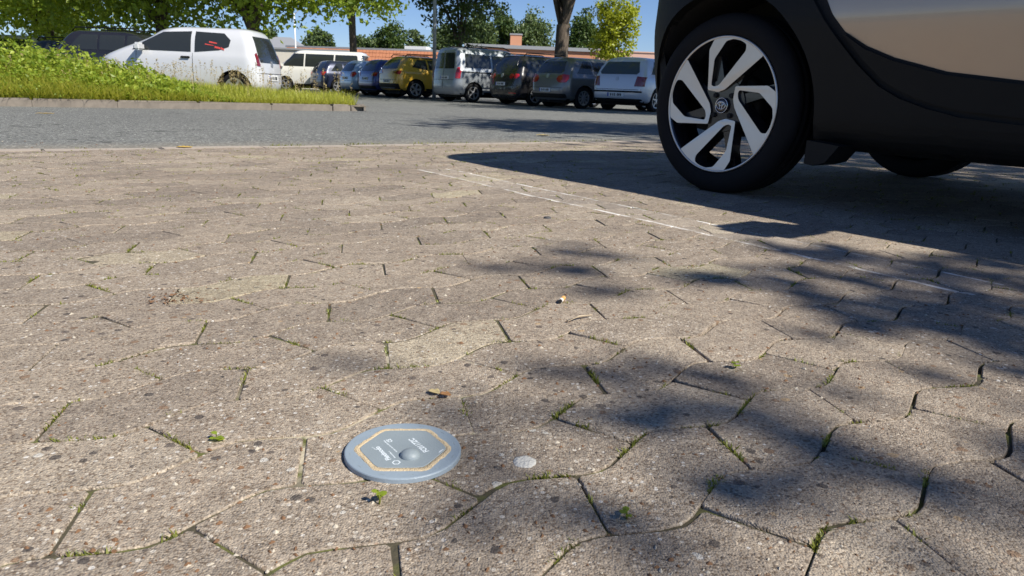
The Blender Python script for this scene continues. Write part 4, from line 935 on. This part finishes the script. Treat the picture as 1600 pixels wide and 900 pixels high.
for p in me.polygons:
    c = p.center; inn_ = any(math.hypot(c.x-ax, c.z-az) < .394 and (Vector((ax-c.x, 0, az-c.z)).dot(p.normal) > .01 or abs(p.normal.y) > .9 and abs(c.y) < .7) for ax, az in AX)
    idx.append(1 if inn_ or (p.normal.z < -.85 and c.z < .4) else 0)
me.polygons.foreach_set('material_index', idx); me.polygons.foreach_set('use_smooth', [True]*len(idx))
near = empty('hatchback_car', (2.172, 2.231, 0), math.atan2(HD.y, HD.x)); tag(near, 'beige grey compact car with black wheel arches and two tone looped spoke alloy wheel', 'car')
bo = link(bpy.data.objects.new('body', me), near); md = bo.modifiers.new('es', 'EDGE_SPLIT'); md.split_angle = R(38)
sx = lambda L: [(s-1.103, z) for s, z in L]
def nput(nm, poly, axis, side, mat, offs=.006, thick=.02, maxlen=.06, smooth=False, par=None): return frombm(nm, skin(nbvh, poly, axis, side, offs, thick, maxlen), M[mat], par or near, smooth)
arc_ = lambda r_, a0, a1, n_: [(-.167+r_*math.cos(R(a0+(a1-a0)*k/n_)), .32+r_*math.sin(R(a0+(a1-a0)*k/n_))) for k in range(n_+1)]
paint_line = [(1.9, .40), (1.3, .395), (.801, .42), (.608, .442), (.457, .481), (.37, .515), (.297, .558), (.25, .61), (.222, .656), (.185, .72), (.15, .80)]
gap_lo = [(1.88, .300), (1.3, .302), (.82, .311), (.66, .323), (.57, .342), (.49, .368), (.425, .402), (.355, .463), (.288, .535), (.235, .595), (.185, .657), (.15, .715), (.11, .79)]
gap_hi = [(1.80, .318), (1.3, .319), (.82, .327), (.665, .339), (.576, .357), (.50, .384), (.437, .416), (.37, .476), (.303, .547)]
for side in (-1, 1):
    base = [(1.9, .212)] + paint_line + [(-.60, .80), (-.62, .60), (-.62, .30)] + arc_(.397, 183, -16, 30) + [(.245, .212)]
    nput('cladding_base', sx(base), 'Y', side, 'black', .003)
    nput('arch_cladding', sx([(1.88, .206)] + gap_lo + [(-.58, .79), (-.61, .60), (-.61, .285)] + arc_(.388, 184, -17, 36) + [(.238, .206)]), 'Y', side, 'trim', .020, .05, .04)
    nput('door_cladding', sx([(.303, .551), (.37, .508), (.457, .474), (.608, .435), (.801, .413), (1.3, .388), (1.80, .392)] + gap_hi), 'Y', side, 'trim', .016, .03)
    w_ = win5(1.05, 1.38, -1.25, -1.05, .85, .35, (-.75, .0), up_=.1)
    for pl in w_: nput('side_window', pl, 'Y', side, 'glass', .006, maxlen=.12)
    nput('door_seam', [(-.05, .40), (-.044, .40), (-.044, 1.04), (-.05, 1.04)], 'Y', side, 'black', .003)
    nput('tail_light', [(side*a, b) for a, b in [(.56, .72), (.70, .72), (.72, 1.0), (.62, 1.05)]][::side], 'X', -1, 'darkred', .012)
    nput('headlight', [(side*a, b) for a, b in [(.40, .66), (.70, .66), (.72, .80), (.44, .76)]][::side], 'X', 1, 'lens', .01)
    big_wheel(near, AX[0][0], side, side*.764); big_wheel(near, AX[1][0], side, side*.764)
    bm = bmesh.new(); bm_box(bm, (-.08, -.13, -.07), (.08, .13, .08)); bmesh.ops.bevel(bm, geom=bm.edges[:], offset=.04, segments=3, affect='EDGES')
    mo = frombm('wing_mirror', bm, M['trim'], near); mo.location = (.33, side*.97, 1.06)
    box('mirror_stalk', (.29, min(side*.80, side*.90), 1.0), (.37, max(side*.80, side*.90), 1.04), M['trim'], near)
    # small wind deflector before the rear wheel
    yy = side*.80
    bm = bmesh.new(); pr = sx([(.232, .225), (.232, .150), (.262, .146), (.305, .160), (.345, .215)])
    f_ = [bm.verts.new((a, yy-.09, b)) for a, b in pr]; g_ = [bm.verts.new((a, yy+.04 if side < 0 else yy+.09, b)) for a, b in pr]
    bm.faces.new(f_); bm.faces.new(g_[::-1])
    for k in range(5): bm.faces.new((f_[k], g_[k], g_[(k+1) % 5], f_[(k+1) % 5]))
    bmesh.ops.recalc_face_normals(bm, faces=bm.faces[:]); frombm('wind_deflector', bm, M['trim'], near)
nput('rear_bumper', rpoly(-.78, .26, .78, .66, .08), 'X', -1, 'trim', .010, .03)
nput('rear_window', [(-.50, 1.02), (.50, 1.02), (.44, 1.36), (-.44, 1.36)], 'X', -1, 'glass', .008)
nput('windscreen', [(-.64, 1.08), (.64, 1.08), (.52, 1.40), (-.52, 1.40)], 'X', 1, 'glass', .006)
nput('grille', rpoly(-.6, .28, .6, .58, .1), 'X', 1, 'trim', .01)
bm = bmesh.new(); bm_box(bm, (-.9, -.47, .175), (1.25, .47, .24)); bm_box(bm, (-1.62, -.44, .26), (-.9, .44, .4)); frombm('floor_pan', bm, M['black'], near)
tube('rear_axle', [(XA, -.70, .30), (XA+.06, -.4, .24), (XA+.06, .4, .24), (XA, .70, .30)], [.045]*4, M['black'], near)
tube('exhaust', [(1.0, .2, .17), (-.6, .2, .175), (-.9, .26, .19), (-1.0, .28, .20)], [.028, .028, .03, .075], M['black'], near, 12)
bm = bmesh.new(); bm_box(bm, (-1.72, -.35, .22), (-1.45, .35, .36)); bmesh.ops.bevel(bm, geom=bm.edges[:], offset=.05, segments=2, affect='EDGES'); frombm('silencer', bm, M['black'], near)

# ------------------------------------------------------------------ parking sensor disc
SZ = -0.0012
sen = empty('parking_sensor', (-.1012, .6435, SZ)); tag(sen, 'flat round blue grey parking sensor disc with small dome glued on the pavers', 'sensor')
RS = .0570
lathe('base_disc', [(0, .0049), (RS-.0016, .0050), (RS-.0006, .0047), (RS, .0038), (RS+.0002, .0), (RS-.003, -.003)], M['disc_rim'], sen, 96, 'Z', False)
def hexa(r_, n_=6, jit=0, seed=1, rot=5):
    rr_ = random.Random(seed); out = []
    for k in range(6):
        a, b = R(rot+60*k), R(rot+60*(k+1)); p, q_ = Vector((math.cos(a), math.sin(a))), Vector((math.cos(b), math.sin(b)))
        for s in range(n_):
            f = s/n_; v = p.lerp(q_, f)
            if s == 0: v = v*.965
            out.append(v*(r_+rr_.uniform(-jit, jit)))
    return out
hp = hexa(.0440); ho = hexa(.0500, 10, .0006, 3); hi_ = hexa(.0432, 10, .0003, 4)
wv_ = [1+.035*noise.noise(Vector((p.x*60, p.y*60, 0))) + (.022 if (p.y < -.01 and p.x > .0) else 0) for p in ho]
n_ = len(ho); V = [(p.x*k, p.y*k, .0046) for p, k in zip(ho, wv_)] + [(p.x*.975, p.y*.975, .0055+.0002*noise.noise(Vector((p.x*200, p.y*200, 1)))) for p in ho] + [(p.x, p.y, .0054) for p in hi_] + [(p.x, p.y, .0046) for p in hi_]
Fc = [(q_*n_+k, q_*n_+(k+1) % n_, (q_+1)*n_+(k+1) % n_, (q_+1)*n_+k) for q_ in range(3) for k in range(n_)]
gs = pydata('sand_groove', V, Fc, M['sand'], sen, True)
n_ = len(hp); V = [(p.x*1.0, p.y*1.0, .0045) for p in hp] + [(p.x*.995, p.y*.995, .0056) for p in hp] + [(p.x*.98, p.y*.985, .0059) for p in hp]
Fc = [(q_*n_+k, q_*n_+(k+1) % n_, (q_+1)*n_+(k+1) % n_, (q_+1)*n_+k) for q_ in range(2) for k in range(n_)] + [tuple(2*n_+k for k in range(n_))]
hx = pydata('hexagon_plate', V, Fc, M['disc'], sen)
dm = lathe('dome', [(.0098*math.cos(R(a)), .0070*math.sin(R(a))) for a in range(0, 91, 9)], M['disc'], sen, 40, 'Z', True); dm.location = (.0091, -.0152, .0058)
ZT = .00596
def text(s, size, p, ang, parent, nm='printed_text', fit=None):
    cu = bpy.data.curves.new(nm, 'FONT'); cu.body = s; cu.size = size; cu.resolution_u = 2; cu.offset = size*.028
    t_ = bpy.data.objects.new('tmp', cu); C.objects.link(t_); dg = bpy.context.evaluated_depsgraph_get()
    mm_ = bpy.data.meshes.new_from_object(t_.evaluated_get(dg)); bpy.data.objects.remove(t_); mm_.materials.clear(); mm_.materials.append(M['print_'])
    o = link(bpy.data.objects.new(nm, mm_), parent); o.location = (p[0], p[1], ZT); o.rotation_euler = (0, 0, R(ang))
    if fit:
        w_ = max(v.co.x for v in mm_.vertices); o.scale = (fit/w_, 1, 1)
    return o
text('FC0117ZC', .0085, (.0265, -.0045), 127, hx, fit=.0325)
text('Fleximodo', .0075, (-.0075, -.0235), 124, hx, fit=.030)
text('CE', .0068, (-.0120, .0125), 127, hx, fit=.0068)
V, Fc = [], []
for k in range(6):
    a = R(60*k+10)
    for r_ in (.0042, .0031): V.append((r_*math.cos(a), r_*math.sin(a), 0))
for k in range(6): Fc.append((2*k, (2*k+2) % 12, (2*k+3) % 12, 2*k+1))
lg = pydata('logo', V, Fc, M['print_'], hx); lg.location = (-.0020, -.0290, ZT)
def dashes(p, ang, L, hgt, seed, nm='fine_print'):
    r_ = random.Random(seed); V, Fc = [], []; x_ = 0
    while x_ < L:
        w_ = r_.uniform(.0004, .0011); h_ = hgt*r_.uniform(.6, 1); b0 = len(V); V += [(x_, 0, 0), (x_+w_, 0, 0), (x_+w_, h_, 0), (x_, h_, 0)]; Fc.append((b0, b0+1, b0+2, b0+3)); x_ += w_+r_.choice((.0003, .0003, .0009))
    o = pydata(nm, V, Fc, M['print_'], hx); o.location = (p[0], p[1], ZT); o.rotation_euler = (0, 0, R(ang))
dashes((-.0042, -.0082), 127, .0275, .0016, 1); dashes((-.0040, -.0200), 123, .0150, .0014, 2); dashes((-.0262, -.0050), 130, .0058, .0013, 3); dashes((.0365, -.0070), 60, .0070, .0020, 4)
# notches round the rim
for k in range(12):
    a = R(30*k+17); o = box('rim_mark', (-.0025, -.00035, 0), (.0025, .00035, .0003), M['disc'], sen); o.location = (.0512*math.cos(a), .0512*math.sin(a), .00485); o.rotation_euler = (0, 0, a+R(90))

# ------------------------------------------------------------------ litter
def blob(name, p, r_, h_, mat, seed, n_=18, sy=1.0, rz=0):
    rr_ = random.Random(seed); V, Fc = [], []; rings = ((1, 0), (.93, .6), (.6, .95), (.25, 1.0))
    rad = [1+.16*noise.noise(Vector((math.cos(6.283*k/n_)*2, math.sin(6.283*k/n_)*2, seed))) for k in range(n_)]
    for f, z in rings:
        for k in range(n_): a = 6.283*k/n_; V.append((r_*f*rad[k]*math.cos(a), sy*r_*f*rad[k]*math.sin(a), h_*z*(1+.2*rr_.uniform(-1, 1) if z else 0)-(.001 if not z else 0)))
    for q_ in range(3):
        for k in range(n_): Fc.append((q_*n_+k, q_*n_+(k+1) % n_, (q_+1)*n_+(k+1) % n_, (q_+1)*n_+k))
    Fc.append(tuple(3*n_+k for k in range(n_)))
    o = pydata(name, V, Fc, M[mat], None, True); o.location = p; o.rotation_euler = (0, 0, rz); return o
def gp(x, y): return (x, y, warp(x, y)+.0003)
tag(blob('chewing_gum', gp(.019, .636), .0118, .0006, 'gum', 3), 'flat trodden white chewing gum spot on a paver near the sensor', 'gum')
tag(blob('pebble', gp(.092, 2.017), .011, .006, 'pebble', 9, 12, .7), 'dark flat pebble lying before the painted lines', 'pebble')
cg = empty('cigarette_butt', (.085, 1.179, warp(.085, 1.179)+.0042), R(72)); tag(cg, 'orange and white cigarette butt on a shaded paver', 'cigarette')
def cyl(nm, x0, x1, r_, mat, par): return pydata(nm, *tube_data([(x0, 0, 0), ((x0+x1)/2, 0, 0), (x1, 0, 0)], [r_, r_*.97, r_], 14), M[mat], par, False)
cyl('filter', 0, .014, .0039, 'filt', cg); cyl('paper', -.007, -.0002, .0038, 'paper', cg); cyl('burnt_end', -.010, -.0072, .0031, 'ash', cg)
V, Fc = tube_data([gp(.088, 1.068)[:2]+(warp(.09, 1.07)+.003,), (.108, 1.088, warp(.1, 1.08)+.0045), (.129, 1.103, warp(.13, 1.1)+.003)], [.0016, .0019, .001], 7)
tag(pydata('twig', V, Fc, M['twig'], None, True), 'short pale dry twig lying near the cigarette butt', 'twig')
def curled_leaf(name, p, L, wd, mat, rz, curl=.5, seed=0):
    V, Fc = [], []; nu, nv = 10, 5; rr_ = random.Random(seed)
    for i in range(nu+1):
        u = i/nu; ww = wd*math.sin(math.pi*min(.98, u*.94+.03))**.7*(1+.25*rr_.uniform(-1, 1))
        for j in range(nv+1):
            v = j/nv*2-1; V.append((L*(u-.5), ww*v*.5, .002+.35*L*curl*(4*(u-.5)**2)*.5*abs(math.sin(u*7)) + ww*curl*.5*abs(v)**1.6))
    for i in range(nu):
        for j in range(nv): a = i*(nv+1)+j; Fc.append((a, a+1, a+nv+2, a+nv+1))
    o = pydata(name, V, Fc, M[mat], None, True); md_ = o.modifiers.new('t', 'SOLIDIFY'); md_.thickness = .0006; o.location = p; o.rotation_euler = (0, 0, rz); return o
tag(curled_leaf('dry_leaf', gp(-.0875, .7875), .017, .011, 'drypale', R(-25), .5, 4), 'pale half of a curled dry leaf behind the sensor', 'leaf')
tag(curled_leaf('dry_leaf', gp(-.0735, .781), .014, .010, 'dry', R(-12), .6, 6), 'rust brown curled dry leaf piece behind the sensor', 'leaf')
tag(curled_leaf('dry_leaf', gp(-1.685, 3.693), .075, .05, 'yleaf', R(20), .25, 7), 'yellow dry leaf lying at the asphalt edge', 'leaf')
tag(curled_leaf('dry_leaf', (.2, 5.94, gz(.2, 5.94)), .11, .07, 'drypale', R(10), .3, 8), 'pale dry leaf on the road in the tree shade', 'leaf')
tag(curled_leaf('bark_strip', (-4.56, 7.10, gz(-4.56, 7.1)), .16, .04, 'yleaf', R(35), .3, 9), 'pale bark strip lying against the kerb', 'bark')
rl = random.Random(5); LV, LF = [], []
for k in range(70): leafquad(LV, LF, (-.546+rl.gauss(0, .020), 1.112+rl.gauss(0, .018), warp(-.546, 1.112)+rl.uniform(.0005, .004)), rl.uniform(.003, .008), rl, 2.5)
tag(pydata('leaf_crumbs', LV, LF, M['crumb']), 'small heap of brown leaf crumbs on the pavers', 'leaf litter', kind='stuff')
def sprout(x, y, h_, n_, seed, label):
    r_ = random.Random(seed); z = warp(x, y)-.003; o = empty('seedling', (x, y, z)); tag(o, label, 'plant', 'seedlings in the joints')
    SV_, SF_ = tube_data([(0, 0, 0), (.001, -.001, h_*.5), (-.001, .001, h_)], [.0011, .0009, .0006], 5); pydata('stem', SV_, SF_, M['moss'], o, True)
    for k in range(n_):
        V, Fc = [], []; a = r_.random()*6.28; L = r_.uniform(.005, .009); e = r_.uniform(.1, .6); d = Vector((math.cos(a), math.sin(a), 0)); sdv = Vector((-d.y, d.x, 0)); p = Vector((0, 0, h_*r_.uniform(.5, 1)))
        prof = ((0, .1), (.35, .42), (.7, .42), (1, .05))
        for f, w_ in prof:
            c = p + d*L*f + Vector((0, 0, e*L*f*(1-.6*f))); V += [c-sdv*L*w_, c+sdv*L*w_]
        for q_ in range(3): Fc.append((2*q_, 2*q_+1, 2*q_+3, 2*q_+2))
        pydata('leaf', V, Fc, M['weed'], o, True)
sprout(-.108, .553, .016, 5, 1, 'small green seedling in the joint before the sensor'); sprout(-.29, .655, .010, 6, 2, 'tiny seedling in the joint to the side of the sensor')
sprout(.105, .545, .012, 7, 3, 'tuft like seedling at the corner of the shaded paver'); sprout(.30, .90, .012, 6, 5, 'bright green seedling under the leaf shade beyond the gum')
